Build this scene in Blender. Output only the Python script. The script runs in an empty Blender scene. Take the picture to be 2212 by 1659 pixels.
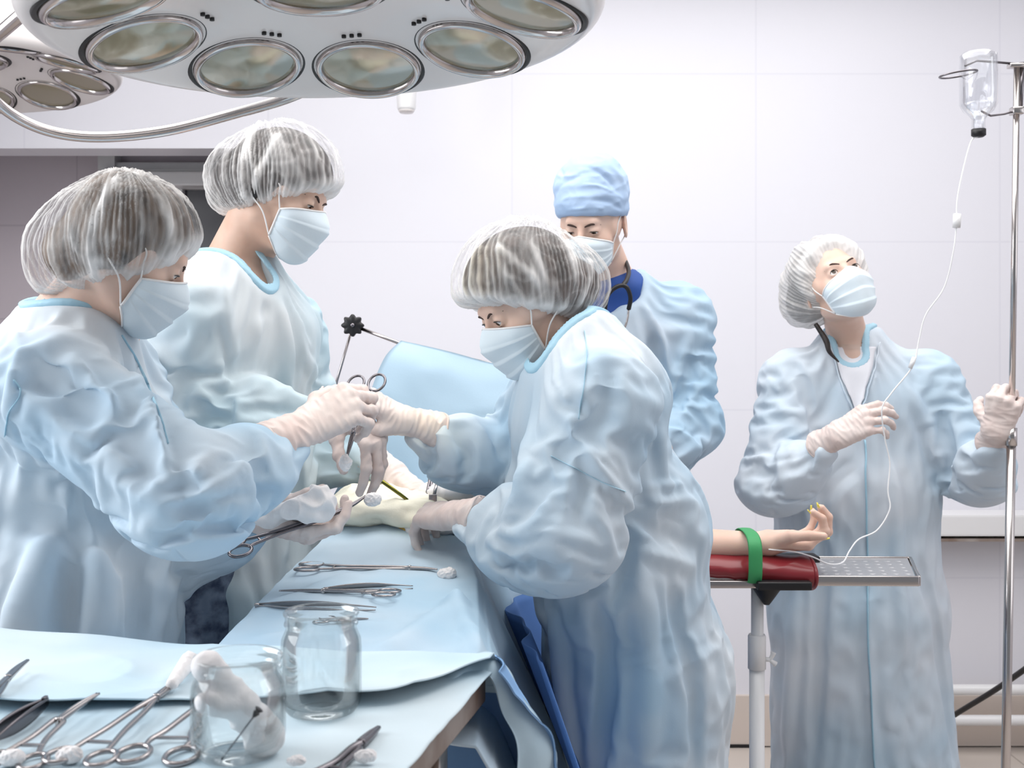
import bpy, bmesh, math, random
import numpy as np
from mathutils import Vector, Matrix

# ------------------------------------------------------------------ camera, sky, lights, exposure
SC = bpy.context.scene
COL = SC.collection
FPX, CX, HY, CAMZ = 2400.0, 1106.0, 780.0, 1.42      # focal length in pixels, principal column, horizon row, eye height
cam_d = bpy.data.cameras.new('camera')
cam = bpy.data.objects.new('camera', cam_d); COL.objects.link(cam)
cam.location = (0, 0, CAMZ); cam.rotation_euler = (math.pi/2, 0, 0)
cam_d.sensor_width = 36.0; cam_d.lens = 36.0*FPX/2212.0
cam_d.shift_y = (HY-829.5)/2212.0
cam_d.clip_start = 0.05
cam_d.dof.use_dof = True; cam_d.dof.focus_distance = 1.95; cam_d.dof.aperture_fstop = 9.0
SC.camera = cam
w = bpy.data.worlds.new('world'); SC.world = w; w.use_nodes = True
bg = w.node_tree.nodes['Background']
bg.inputs[0].default_value = (0.88, 0.93, 1.0, 1); bg.inputs[1].default_value = 0.34
SC.view_settings.view_transform = 'Standard'; SC.view_settings.look = 'None'
SC.view_settings.exposure = -0.24; SC.view_settings.gamma = 1.0; SC.view_settings.use_curve_mapping = False

SC.cycles.max_bounces = 8; SC.cycles.diffuse_bounces = 3; SC.cycles.glossy_bounces = 3; SC.cycles.transmission_bounces = 6; SC.cycles.transparent_max_bounces = 14

def area_light(name, loc, rot, sx, sy, power, col=(1, 1, 1)):
    d = bpy.data.lights.new(name, 'AREA'); d.shape = 'RECTANGLE'; d.size = sx; d.size_y = sy; d.energy = power; d.color = col
    o = bpy.data.objects.new(name, d); COL.objects.link(o); o.location = loc; o.rotation_euler = rot
    return o
area_light('ceiling_light_panels', (0.3, 2.2, 3.02), (0, 0, 0), 3.0, 2.0, 80, (1.0, 0.985, 0.96))
area_light('ceiling_light_panels_by_wall', (0.6, 3.55, 3.02), (math.radians(-18), 0, 0), 4.2, 0.5, 12, (1.0, 0.99, 0.98))
area_light('added_key_left', (-2.3, 1.3, 2.1), (0, math.radians(-68), 0), 1.4, 1.8, 62, (0.95, 0.98, 1.0))  # key light added from the left for gown contrast; no window there
area_light('side_light_right', (2.7, 1.2, 2.0), (0, math.radians(68), 0), 1.4, 1.8, 12, (0.95, 0.98, 1.0))  # weak light from the right side; that wall has no window

# ------------------------------------------------------------------ small vector helpers
def V(*a): return np.array(a if len(a) > 1 else a[0], dtype=np.float64)
def P(px, py, y):                                     # the point seen at pixel (px, py), y metres in front of the camera
    return V((px-CX)/FPX*y, y, CAMZ-(py-HY)/FPX*y)
def at_z(px, py, z):                                  # the point seen at pixel (px, py) lying at height z
    y = (CAMZ-z)*FPX/(py-HY)
    return V((px-CX)/FPX*y, y, z)
def nrm(v):
    v = np.asarray(v, float); return v/(np.linalg.norm(v)+1e-12)
def perp(u, t):                                       # u made perpendicular to t
    t = nrm(t); u = np.asarray(u, float); return nrm(u-t*np.dot(u, t))
def sm(a, b, x):
    t = np.clip((x-a)/(b-a), 0, 1); return t*t*(3-2*t)

def hsh(i, j, k, s):
    n = (i*73856093) ^ (j*19349663) ^ (k*83492791) ^ (s*2654435761 & 0x7fffffff)
    n = (n ^ (n >> 13))*1274126177 & 0x7fffffff
    n = (n ^ (n >> 16)) & 0x7fffffff
    return n
def noise(p, seed=0):                                 # value/gradient noise in about -1..1
    p = np.asarray(p, float)
    i = np.floor(p).astype(np.int64); f = p-i
    u = f*f*f*(f*(f*6-15)+10)
    r = np.zeros(len(p))
    for dx in (0, 1):
        for dy in (0, 1):
            for dz in (0, 1):
                h = hsh(i[:, 0]+dx, i[:, 1]+dy, i[:, 2]+dz, seed)
                gx = ((h & 1023)/511.5-1); gy = (((h >> 10) & 1023)/511.5-1); gz = (((h >> 20) & 1023)/511.5-1)
                d = gx*(f[:, 0]-dx)+gy*(f[:, 1]-dy)+gz*(f[:, 2]-dz)
                wx = u[:, 0] if dx else 1-u[:, 0]; wy = u[:, 1] if dy else 1-u[:, 1]; wz = u[:, 2] if dz else 1-u[:, 2]
                r += d*wx*wy*wz
    return r*1.3
def ridged(p, seed=0):                                # sharp creases like those of crisp nonwoven cloth
    return 1-2*np.abs(noise(p, seed))*1.6

# ------------------------------------------------------------------ distance fields
def cone(a, b, ra, rb):
    a = V(a); b = V(b); ab = b-a; L = np.dot(ab, ab)+1e-12
    def f(p):
        t = np.clip(((p-a)@ab)/L, 0, 1)
        return np.linalg.norm(p-a-t[:, None]*ab, axis=1)-(ra+(rb-ra)*t)
    return f
def econe(a, b, A, B, R, RB=None):                    # tapered limb of elliptical section; A, B = (half width along R, half depth)
    a = V(a); b = V(b); ab = b-a; L = np.dot(ab, ab)+1e-12; T = ab/math.sqrt(L)
    R0 = perp(R, T); R1 = perp(RB, T) if RB is not None else R0
    N0 = np.cross(T, R0); N1 = np.cross(T, R1)
    def f(p):
        q = p-a; t = np.clip((q@ab)/L, 0, 1); q = q-t[:, None]*ab
        ww = A[0]+(B[0]-A[0])*t; dd = A[1]+(B[1]-A[1])*t
        u = (q@R0)*(1-t)+(q@R1)*t; v = (q@N0)*(1-t)+(q@N1)*t; h = q@T
        m = np.minimum(ww, dd)
        k0 = np.sqrt((u/ww)**2+(v/dd)**2+(h/m)**2)
        k1 = np.sqrt((u/ww**2)**2+(v/dd**2)**2+(h/m**2)**2)+1e-9
        return k0*(k0-1)/k1
    return f
def ball(c, r, M=None):                               # ellipsoid; M rows are its axes
    c = V(c); r = V(r) if np.ndim(r) else V(r, r, r)
    def f(p):
        q = p-c
        if M is not None: q = q@M.T
        k0 = np.linalg.norm(q/r, axis=1); k1 = np.linalg.norm(q/r**2, axis=1)+1e-9
        return k0*(k0-1)/k1
    return f
def smin(a, b, k):
    h = np.clip(0.5+0.5*(b-a)/k, 0, 1); return b+(a-b)*h-k*h*(1-h)
def union(*items):                                    # items: functions or (function, k)
    def f(p):
        d = None
        for it in items:
            g, k = it if isinstance(it, tuple) else (it, 0.01)
            e = g(p); d = e if d is None else smin(d, e, k)
        return d
    return f
def cut(f, g, k=0.004):
    return lambda p: -smin(-f(p), g(p), k)
def inter(f, g, k=0.004):
    return lambda p: -smin(-f(p), -g(p), k)
def plane(c, n):                                      # solid on the side opposite to n
    c = V(c); n = nrm(n); return lambda p: (p-c)@n
def chain(pts, rad):
    pts = [V(q) for q in pts]
    return [cone(pts[i], pts[i+1], rad[i], rad[i+1]) for i in range(len(pts)-1)]

def surf(f, lo, hi, h, B=6, margin=1.6):
    """surface nets over the box lo..hi at spacing h, evaluated only in blocks near the surface"""
    lo = V(lo); hi = V(hi)
    nb = np.maximum(1, np.ceil((hi-lo)/(h*B)).astype(int)); n = nb*B+1
    D = np.full(n, 1e3, np.float32)
    bi = np.stack(np.meshgrid(*[np.arange(k) for k in nb], indexing='ij'), -1).reshape(-1, 3)
    cen = lo+(bi+0.5)*h*B; dc = f(cen)
    act = np.abs(dc) < h*B*0.87*margin
    loc = np.stack(np.meshgrid(*[np.arange(B+1)]*3, indexing='ij'), -1).reshape(-1, 3)
    for b in bi[(~act) & (dc < 0)]:
        s = b*B; D[s[0]:s[0]+B+1, s[1]:s[1]+B+1, s[2]:s[2]+B+1] = -1e3
    ab = bi[act]
    for c in range(0, len(ab), 1200):
        bb = ab[c:c+1200]
        idx = (bb[:, None, :]*B+loc[None]).reshape(-1, 3)
        D[idx[:, 0], idx[:, 1], idx[:, 2]] = f(lo+idx*h).astype(np.float32)
    ins = D < 0
    nx, ny, nz = D.shape
    cnt = np.zeros((nx-1, ny-1, nz-1), np.int8)
    for a in (0, 1):
        for b in (0, 1):
            for c in (0, 1): cnt += ins[a:nx-1+a, b:ny-1+b, c:nz-1+c]
    am = (cnt > 0) & (cnt < 8)
    ci = np.argwhere(am)
    vid = np.full(am.shape, -1, np.int64); vid[am] = np.arange(len(ci))
    acc = np.zeros((len(ci), 3)); num = np.zeros(len(ci))
    cor = [(a, b, c) for a in (0, 1) for b in (0, 1) for c in (0, 1)]
    for a in cor:
        for ax in range(3):
            if a[ax]: continue
            b = list(a); b[ax] = 1
            da = D[ci[:, 0]+a[0], ci[:, 1]+a[1], ci[:, 2]+a[2]].astype(float)
            db = D[ci[:, 0]+b[0], ci[:, 1]+b[1], ci[:, 2]+b[2]].astype(float)
            m = (da < 0) != (db < 0)
            t = np.where(m, da/(da-db+1e-12), 0)
            pt = np.tile(np.array(a, float), (len(ci), 1)); pt[:, ax] = t
            acc[m] += pt[m]; num[m] += 1
    verts = lo+(ci+acc/num[:, None])*h
    faces = []
    for ax in range(3):
        o = [x for x in range(3) if x != ax]
        sl0 = [slice(None)]*3; sl1 = [slice(None)]*3
        sl0[ax] = slice(0, -1); sl1[ax] = slice(1, None)
        s0 = ins[tuple(sl0)]; s1 = ins[tuple(sl1)]
        e = np.argwhere(s0 != s1)
        ok = (e[:, o[0]] > 0) & (e[:, o[1]] > 0) & (e[:, o[0]] < am.shape[o[0]]) & (e[:, o[1]] < am.shape[o[1]])
        e = e[ok]
        q = []
        for (d0, d1) in ((1, 1), (0, 1), (0, 0), (1, 0)):
            g = e.copy(); g[:, o[0]] -= d0; g[:, o[1]] -= d1
            q.append(vid[g[:, 0], g[:, 1], g[:, 2]])
        q = np.stack(q, 1)
        fl = s0[e[:, 0], e[:, 1], e[:, 2]]
        if ax == 1: fl = ~fl
        q[~fl] = q[~fl][:, ::-1]
        faces.append(q)
    F = np.concatenate(faces); F = F[(F >= 0).all(1)]
    return verts, F
def vnormals(v, f):
    a = v[f[:, 2]]-v[f[:, 0]]; b = v[f[:, 3]]-v[f[:, 1]]
    n = np.cross(a, b); N = np.zeros_like(v)
    for k in range(4): np.add.at(N, f[:, k], n)
    return N/(np.linalg.norm(N, axis=1)[:, None]+1e-12)
def relax(v, f, it=1, lam=0.5):
    e = np.concatenate([f[:, [0, 1]], f[:, [1, 2]], f[:, [2, 3]], f[:, [3, 0]]])
    for _ in range(it):
        s = np.zeros_like(v); c = np.zeros(len(v))
        np.add.at(s, e[:, 0], v[e[:, 1]]); np.add.at(s, e[:, 1], v[e[:, 0]])
        np.add.at(c, e[:, 0], 1); np.add.at(c, e[:, 1], 1)
        v = v*(1-lam)+lam*s/np.maximum(c, 1)[:, None]
    return v
def trace(f, px, py, y0=0.9, y1=4.0):                 # where the line of sight through a pixel meets the solid f
    d = nrm(P(px, py, 1.0)-V(0, 0, CAMZ)); o = V(0, 0, CAMZ)
    ts = np.linspace(y0, y1, 900); q = o+ts[:, None]*d; v = f(q)
    i = np.argmax(v < 0.0)
    if v[i] >= 0: i = int(np.argmin(v))
    return q[i]
def polydist(p, pts):                                 # distance to a polyline and the place along it (0..1)
    best = np.full(len(p), 1e9); tt = np.zeros(len(p)); n = len(pts)-1
    for i in range(n):
        a, b = pts[i], pts[i+1]; ab = b-a
        t = np.clip(((p-a)@ab)/(ab@ab+1e-12), 0, 1)
        d = np.linalg.norm(p-a-t[:, None]*ab, axis=1)
        m = d < best; best[m] = d[m]; tt[m] = (i+t[m])/n
    return best, tt

# ------------------------------------------------------------------ scene objects
def origin_of(o):
    p = Vector((0, 0, 0))
    while o is not None: p += o.location; o = o.parent
    return np.array(p)
def tag(o, label=None, cat=None, group=None, kind=None):
    if label: o['label'] = label
    if cat: o['category'] = cat
    if group: o['group'] = group
    if kind: o['kind'] = kind
    return o
def thing(name, loc, label, cat, group=None):
    o = bpy.data.objects.new(name, None); COL.objects.link(o); o.location = tuple(float(x) for x in loc)
    o.empty_display_size = 0.05
    return tag(o, label, cat, group)
def add(name, verts, faces, mat, parent=None, smooth=True, attrs=None, label=None, mats=None, fmat=None):
    v = np.asarray(verts, float)
    base = origin_of(parent) if parent is not None else np.zeros(3)
    me = bpy.data.meshes.new(name)
    if isinstance(faces, np.ndarray) and faces.ndim == 2:
        k = faces.shape[1]; n = len(faces)
        me.vertices.add(len(v)); me.vertices.foreach_set('co', (v-base).astype(np.float32).ravel())
        me.loops.add(n*k); me.loops.foreach_set('vertex_index', faces.astype(np.int32).ravel())
        me.polygons.add(n); me.polygons.foreach_set('loop_start', np.arange(0, n*k, k, dtype=np.int32))
        me.polygons.foreach_set('loop_total', np.full(n, k, np.int32))
        me.update(calc_edges=True); me.validate()
    else:
        me.from_pydata([tuple(x) for x in (v-base)], [], [tuple(int(i) for i in f) for f in faces]); me.update()
    for m in (mats or [mat]): me.materials.append(m)
    if fmat is not None: me.polygons.foreach_set('material_index', np.asarray(fmat, np.int32))
    if smooth: me.polygons.foreach_set('use_smooth', [True]*len(me.polygons))
    if attrs:
        for k, a in attrs.items():
            at = me.attributes.new(k, 'FLOAT', 'POINT'); at.data.foreach_set('value', np.asarray(a, np.float32))
    o = bpy.data.objects.new(name, me); COL.objects.link(o)
    if parent is not None: o.parent = parent
    if label: o['label'] = label
    return o
def join(*vf):                                        # several (verts, faces) into one
    vs, fs, n = [], [], 0
    for v, f in vf:
        vs.append(np.asarray(v, float)); fs += [tuple(int(i)+n for i in q) for q in f]; n += len(v)
    return np.concatenate(vs), fs
def smooth_path(pts, n=8, closed=False):
    pts = [V(p) for p in pts]; out = []
    m = len(pts)
    rng = range(m if closed else m-1)
    for i in rng:
        p0 = pts[(i-1) % m] if (closed or i > 0) else 2*pts[0]-pts[1]
        p1 = pts[i]; p2 = pts[(i+1) % m]
        p3 = pts[(i+2) % m] if (closed or i+2 < m) else 2*pts[-1]-pts[-2]
        for k in range(n):
            t = k/n
            out.append(0.5*((2*p1)+(-p0+p2)*t+(2*p0-5*p1+4*p2-p3)*t*t+(-p0+3*p1-3*p2+p3)*t**3))
    if not closed: out.append(pts[-1])
    return np.array(out)
def tube(pts, r, seg=12, closed=False, up=(0, 0, 1), flat=None):
    """round (or, with flat=(w,h), elliptical) tube along a polyline; r may be a list"""
    pts = np.array(pts, float); n = len(pts)
    rr = np.full(n, r, float) if np.ndim(r) == 0 else np.interp(np.linspace(0, 1, n), np.linspace(0, 1, len(r)), r)
    T = np.zeros_like(pts)
    for i in range(n):
        a = pts[(i-1) % n] if (closed or i > 0) else pts[i]; b = pts[(i+1) % n] if (closed or i < n-1) else pts[i]
        T[i] = nrm(b-a)
    u = np.array(up, float)
    if abs(np.dot(nrm(u), T[0])) > 0.95: u = V(1, 0, 0.1)
    u = perp(u, T[0]); vs = []
    ang = np.linspace(0, 2*math.pi, seg, endpoint=False)
    for i in range(n):
        if flat is None: u = perp(u, T[i])
        else: u = perp(up, T[i])
        wv = np.cross(T[i], u)
        ax, ay = (rr[i], rr[i]) if flat is None else (flat[0]*rr[i], flat[1]*rr[i])
        vs.append(pts[i]+np.cos(ang)[:, None]*u*ay+np.sin(ang)[:, None]*wv*ax)
    vs = np.concatenate(vs); fs = []
    for i in range(n if closed else n-1):
        j = (i+1) % n
        for k in range(seg):
            l = (k+1) % seg
            fs.append((i*seg+k, i*seg+l, j*seg+l, j*seg+k))
    if not closed:
        fs.append(tuple(range(seg))[::-1]); fs.append(tuple((n-1)*seg+k for k in range(seg)))
    return vs, fs
def lathe(prof, c, axis=(0, 0, 1), seg=48, ref=(1, 0, 0)):
    axis = nrm(axis); u = perp(ref if abs(np.dot(nrm(ref), axis)) < 0.95 else (0, 1, 0), axis); wv = np.cross(axis, u)
    ang = np.linspace(0, 2*math.pi, seg, endpoint=False); vs = []
    for r, z in prof: vs.append(V(c)+axis*z+r*(np.cos(ang)[:, None]*u+np.sin(ang)[:, None]*wv))
    vs = np.concatenate(vs); fs = []
    for i in range(len(prof)-1):
        for k in range(seg):
            l = (k+1) % seg; fs.append((i*seg+k, i*seg+l, (i+1)*seg+l, (i+1)*seg+k))
    return vs, fs
def box(c, s, M=None, bev=0.0):
    """box centre c, full sizes s, M rows = axes, edges bevelled"""
    bm = bmesh.new(); bmesh.ops.create_cube(bm, size=1.0)
    for vv in bm.verts: vv.co = Vector((vv.co.x*s[0], vv.co.y*s[1], vv.co.z*s[2]))
    if bev > 0: bmesh.ops.bevel(bm, geom=list(bm.edges), offset=bev, segments=2, affect='EDGES', profile=0.7)
    v = np.array([list(x.co) for x in bm.verts]); bm.verts.index_update(); f = [tuple(q.index for q in fc.verts) for fc in bm.faces]
    bm.free()
    if M is not None: v = v@np.asarray(M, float)
    return v+V(c), f
def sheet(fn, nu, nv, thick=0.0):
    """grid surface fn(u,v)->points with thickness"""
    u, v = np.meshgrid(np.linspace(0, 1, nu), np.linspace(0, 1, nv), indexing='ij')
    p = fn(u.ravel(), v.ravel()); idx = np.arange(nu*nv).reshape(nu, nv)
    f = np.stack([idx[:-1, :-1], idx[1:, :-1], idx[1:, 1:], idx[:-1, 1:]], -1).reshape(-1, 4)
    if thick <= 0: return p, f
    n = vnormals(p, f); q = p-n*thick; N = nu*nv
    rim = np.concatenate([idx[:, 0], idx[-1, 1:], idx[-2::-1, -1], idx[0, -2:0:-1]])
    r2 = np.roll(rim, -1)
    side = np.stack([rim, rim+N, r2+N, r2], -1)
    side = np.stack([r2, r2+N, rim+N, rim], -1)[:, ::-1]
    return np.concatenate([p, q]), np.concatenate([f, f[:, ::-1]+N, side])
# ------------------------------------------------------------------ materials
def srgb(r, g, b):
    f = lambda c: (c/255/12.92) if c/255 <= 0.04045 else ((c/255+0.055)/1.055)**2.4
    return (f(r), f(g), f(b), 1)
def mat(name, col, rough=0.6, metal=0.0, spec=0.5, bump=None, var=None, sss=0.0, trans=0.0, ior=1.45, coat=0.0, scol=None, sheen=0.0):
    m = bpy.data.materials.new(name); m.use_nodes = True; nt = m.node_tree; b = nt.nodes['Principled BSDF']
    b.inputs['Base Color'].default_value = col; b.inputs['Roughness'].default_value = rough; b.inputs['Metallic'].default_value = metal
    b.inputs['Specular IOR Level'].default_value = spec; b.inputs['IOR'].default_value = ior
    b.inputs['Transmission Weight'].default_value = trans; b.inputs['Coat Weight'].default_value = coat
    if sss: 
        b.inputs['Subsurface Weight'].default_value = sss; b.inputs['Subsurface Radius'].default_value = (0.012, 0.004, 0.002)
        b.inputs['Subsurface Scale'].default_value = 1.0
    tc = nt.nodes.new('ShaderNodeTexCoord')
    if var:                                            # (second colour, scale, detail)
        n = nt.nodes.new('ShaderNodeTexNoise'); n.inputs['Scale'].default_value = var[1]; n.inputs['Detail'].default_value = var[2]
        mp = nt.nodes.new('ShaderNodeMapping'); mp.inputs['Scale'].default_value = var[3] if len(var) > 3 else (1, 1, 1)
        nt.links.new(tc.outputs['Object'], mp.inputs[0]); nt.links.new(mp.outputs[0], n.inputs['Vector'])
        r = nt.nodes.new('ShaderNodeValToRGB'); r.color_ramp.elements[0].position = 0.36; r.color_ramp.elements[1].position = 0.64
        r.color_ramp.elements[0].color = col; r.color_ramp.elements[1].color = var[0]
        nt.links.new(n.outputs['Fac'], r.inputs[0]); nt.links.new(r.outputs[0], b.inputs['Base Color'])
    if bump:                                           # (scale, strength, distance[, stretch])
        n = nt.nodes.new('ShaderNodeTexNoise'); n.inputs['Scale'].default_value = bump[0]; n.inputs['Detail'].default_value = 4
        mp = nt.nodes.new('ShaderNodeMapping'); mp.inputs['Scale'].default_value = bump[3] if len(bump) > 3 else (1, 1, 1)
        nt.links.new(tc.outputs['Object'], mp.inputs[0]); nt.links.new(mp.outputs[0], n.inputs['Vector'])
        bp = nt.nodes.new('ShaderNodeBump'); bp.inputs['Strength'].default_value = bump[1]; bp.inputs['Distance'].default_value = bump[2]
        nt.links.new(n.outputs['Fac'], bp.inputs['Height']); nt.links.new(bp.outputs[0], b.inputs['Normal'])
    return m
def gown_mat(name, c1, c2, transl=0.25):              # thin nonwoven polypropylene: lets some light through, two tones where layers overlap
    m = mat(name, c1, 0.8, spec=0.15, var=(c2, 3.2, 2.5), bump=(420, 0.25, 0.0006))
    nt = m.node_tree; b = nt.nodes['Principled BSDF']; out = nt.nodes['Material Output']
    tr = nt.nodes.new('ShaderNodeBsdfTranslucent'); mx = nt.nodes.new('ShaderNodeMixShader'); mx.inputs[0].default_value = transl
    src = b.inputs['Base Color'].links[0].from_socket
    nt.links.new(src, tr.inputs[0]); nt.links.new(b.outputs[0], mx.inputs[1]); nt.links.new(tr.outputs[0], mx.inputs[2])
    # fine sharp crinkles on top of the weave
    tc = nt.nodes.new('ShaderNodeTexCoord'); rn = nt.nodes.new('ShaderNodeTexNoise'); rn.noise_type = 'RIDGED_MULTIFRACTAL'
    rn.inputs['Scale'].default_value = 9; rn.inputs['Detail'].default_value = 3; rn.inputs['Distortion'].default_value = .6
    b2 = nt.nodes.new('ShaderNodeBump'); b2.inputs['Strength'].default_value = .55; b2.inputs['Distance'].default_value = .0028
    nt.links.new(tc.outputs['Object'], rn.inputs['Vector']); nt.links.new(rn.outputs['Fac'], b2.inputs['Height'])
    old = b.inputs['Normal'].links[0].from_socket; nt.links.new(old, b2.inputs['Normal']); nt.links.new(b2.outputs[0], b.inputs['Normal'])
    nt.links.new(mx.outputs[0], out.inputs[0])
    return m
def cap_mat(name, lo, hi, col=(0.84, 0.82, 0.81, 1)): # see-through white fabric; attribute «weave» says how tightly the pleats lie
    m = bpy.data.materials.new(name); m.use_nodes = True; nt = m.node_tree; b = nt.nodes['Principled BSDF']; out = nt.nodes['Material Output']
    b.inputs['Base Color'].default_value = col; b.inputs['Roughness'].default_value = 0.5
    b.inputs['Specular IOR Level'].default_value = 0.3
    a = nt.nodes.new('ShaderNodeAttribute'); a.attribute_name = 'weave'
    mr = nt.nodes.new('ShaderNodeMapRange'); mr.inputs['To Min'].default_value = lo; mr.inputs['To Max'].default_value = hi
    nt.links.new(a.outputs['Fac'], mr.inputs['Value'])
    tr = nt.nodes.new('ShaderNodeBsdfTransparent'); mx = nt.nodes.new('ShaderNodeMixShader')
    nt.links.new(mr.outputs[0], mx.inputs[0]); nt.links.new(tr.outputs[0], mx.inputs[1]); nt.links.new(b.outputs[0], mx.inputs[2])
    nt.links.new(mx.outputs[0], out.inputs[0])
    return m
def glass_mat(name, col=(1, 1, 1, 1), rough=0.02, fac=0.12, top=1.0):
    """thin clear glass: mirror-like at grazing angles, otherwise see-through"""
    m = bpy.data.materials.new(name); m.use_nodes = True; nt = m.node_tree; nt.nodes.remove(nt.nodes['Principled BSDF'])
    out = nt.nodes['Material Output']
    g = nt.nodes.new('ShaderNodeBsdfGlossy'); g.inputs['Roughness'].default_value = rough
    t = nt.nodes.new('ShaderNodeBsdfTransparent'); t.inputs[0].default_value = col
    fr = nt.nodes.new('ShaderNodeFresnel'); fr.inputs[0].default_value = 1.5
    mr = nt.nodes.new('ShaderNodeMapRange'); mr.inputs['To Min'].default_value = fac*0.3; mr.inputs['To Max'].default_value = top
    nt.links.new(fr.outputs[0], mr.inputs['Value'])
    mx = nt.nodes.new('ShaderNodeMixShader'); nt.links.new(mr.outputs[0], mx.inputs[0]); nt.links.new(t.outputs[0], mx.inputs[1]); nt.links.new(g.outputs[0], mx.inputs[2])
    nt.links.new(mx.outputs[0], out.inputs[0])
    return m
def tiled_mat(name, c, cj, sx, sy, rough=0.25, axis='xz', mort=0.004):   # large glazed tiles with faint joints
    m = mat(name, c, rough); nt = m.node_tree; b = nt.nodes['Principled BSDF']
    tc = nt.nodes.new('ShaderNodeTexCoord'); sp = nt.nodes.new('ShaderNodeSeparateXYZ'); cb = nt.nodes.new('ShaderNodeCombineXYZ')
    nt.links.new(tc.outputs['Object'], sp.inputs[0])
    for i, k in enumerate(axis): nt.links.new(sp.outputs['xyz'.index(k)], cb.inputs[i])
    br = nt.nodes.new('ShaderNodeTexBrick'); br.offset = 0.0; br.inputs['Scale'].default_value = 1.0
    br.inputs['Color1'].default_value = c; br.inputs['Color2'].default_value = c; br.inputs['Mortar'].default_value = cj
    br.inputs['Mortar Size'].default_value = mort; br.inputs['Brick Width'].default_value = sx; br.inputs['Row Height'].default_value = sy
    br.inputs['Mortar Smooth'].default_value = 0.3
    nt.links.new(cb.outputs[0], br.inputs[0]); nt.links.new(br.outputs[0], b.inputs['Base Color'])
    return m

M = {}
M['wall'] = tiled_mat('white_wall_tile', srgb(229, 228, 235), srgb(223, 222, 230), 0.9, 0.62, 0.35)
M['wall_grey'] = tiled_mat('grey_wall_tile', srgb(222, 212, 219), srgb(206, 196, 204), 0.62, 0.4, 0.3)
M['ceiling'] = mat('ceiling_paint', srgb(245, 245, 246), 0.7)
M['floor'] = tiled_mat('beige_floor_tile', srgb(206, 196, 188), srgb(170, 160, 152), 0.6, 0.6, 0.3, 'xy')
M['skirt'] = mat('beige_skirting_tile', srgb(212, 199, 190), 0.4)
M['black'] = mat('black_rubber', srgb(22, 21, 24), 0.45)
M['dark'] = mat('dark_screen_glass', srgb(62, 60, 68), 0.25)
M['white'] = mat('white_enamel', srgb(232, 231, 232), 0.3)
M['lampwhite'] = mat('lamp_housing_enamel', srgb(228, 222, 220), 0.28, coat=0.3)
M['chrome'] = mat('brushed_chrome', srgb(196, 190, 188), 0.16, 1.0)
M['steel'] = mat('instrument_steel', srgb(172, 166, 166), 0.22, 1.0)
M['dsteel'] = mat('dark_instrument_steel', srgb(118, 114, 118), 0.25, 1.0)
M['reflector'] = mat('yellowish_reflector', srgb(122, 119, 58), 0.24, 1.0, bump=(60, .6, .002))
M['lens'] = glass_mat('lamp_lens_glass', (0.62, 0.60, 0.48, 1), 0.12, 0.08, 0.28)
M['glass'] = glass_mat('jar_glass', (0.972, 0.985, 0.988, 1), 0.01, 0.12, 0.6)
M['bottle'] = glass_mat('bottle_glass', (0.975, 0.98, 0.99, 1), 0.03, 0.16, 0.35)
M['gown'] = gown_mat('light_blue_gown', srgb(184, 215, 238), srgb(234, 241, 247), 0.22)
M['gown_b'] = gown_mat('pale_blue_green_gown', srgb(194, 220, 232), srgb(232, 238, 242), 0.22)
M['gown_d'] = gown_mat('sky_blue_gown', srgb(176, 208, 232), srgb(206, 220, 234), 0.2)
M['gown_e'] = gown_mat('soft_blue_gown', srgb(198, 220, 237), srgb(232, 238, 246), 0.15)
M['seam'] = mat('blue_binding_tape', srgb(172, 211, 230), 0.6)
M['drape'] = mat('blue_surgical_drape', srgb(186, 215, 235), 0.65, spec=0.2, var=(srgb(208, 226, 240), 5, 2), bump=(300, 0.2, 0.0006))
M['drape2'] = mat('pale_instrument_cloth', srgb(198, 222, 236), 0.65, spec=0.2, var=(srgb(222, 236, 243), 4, 2), bump=(300, 0.2, 0.0006))
M['drape_shade'] = mat('shade_blue_sheet', srgb(96, 134, 196), 0.7, spec=0.2)  # shadow of drape and gown put into the blue of an added sheet
M['drape_mid'] = mat('mid_blue_cloth', srgb(138, 178, 224), 0.7, spec=0.2)
M['inner'] = mat('white_inner_gown', srgb(232, 233, 240), 0.8, spec=0.15)
M['screen'] = mat('light_blue_screen_drape', srgb(172, 196, 213), 0.65, spec=0.2, bump=(300, 0.2, 0.0006))
M['glove'] = mat('latex_glove', srgb(216, 196, 190), 0.42, spec=0.4, bump=(55, 0.5, 0.002, (1, 1, 0.35)), var=(srgb(228, 214, 209), 18, 3))
M['skin'] = mat('skin', srgb(218, 184, 167), 0.5, spec=0.35, sss=0.15, var=(srgb(226, 196, 181), 14, 3), bump=(300, 0.12, 0.0005))
M['skin_m'] = mat('tanned_skin', srgb(208, 170, 150), 0.5, spec=0.35, sss=0.15, var=(srgb(222, 190, 172), 14, 3), bump=(300, 0.12, 0.0005))
M['mask'] = mat('mask_fabric', srgb(222, 234, 242), 0.6, spec=0.2, bump=(260, 0.25, 0.0005))
M['elastic'] = mat('white_elastic', srgb(238, 236, 236), 0.6)
M['cap'] = cap_mat('bouffant_cap_fabric', 0.06, 0.97)
M['cap_w'] = cap_mat('dense_bouffant_cap_fabric', 0.45, 0.99)
M['cap_blue'] = mat('blue_cotton_cap', srgb(176, 198, 226), 0.7, spec=0.2, var=(srgb(160, 184, 216), 8, 2), bump=(260, 0.25, 0.0006))
def hairm(n, a, b): return mat(n, a, 0.45, var=(b, 60, 5, (1, 1, 0.15)), bump=(160, 0.7, 0.002, (1, 1, 0.15)))
M['hair_blond'] = hairm('dark_blond_hair', srgb(112, 92, 76), srgb(52, 42, 36))
M['hair_brown'] = hairm('brown_hair', srgb(78, 62, 56), srgb(34, 28, 26))
M['hair_dark'] = hairm('dark_hair', srgb(58, 48, 46), srgb(26, 22, 22))
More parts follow.
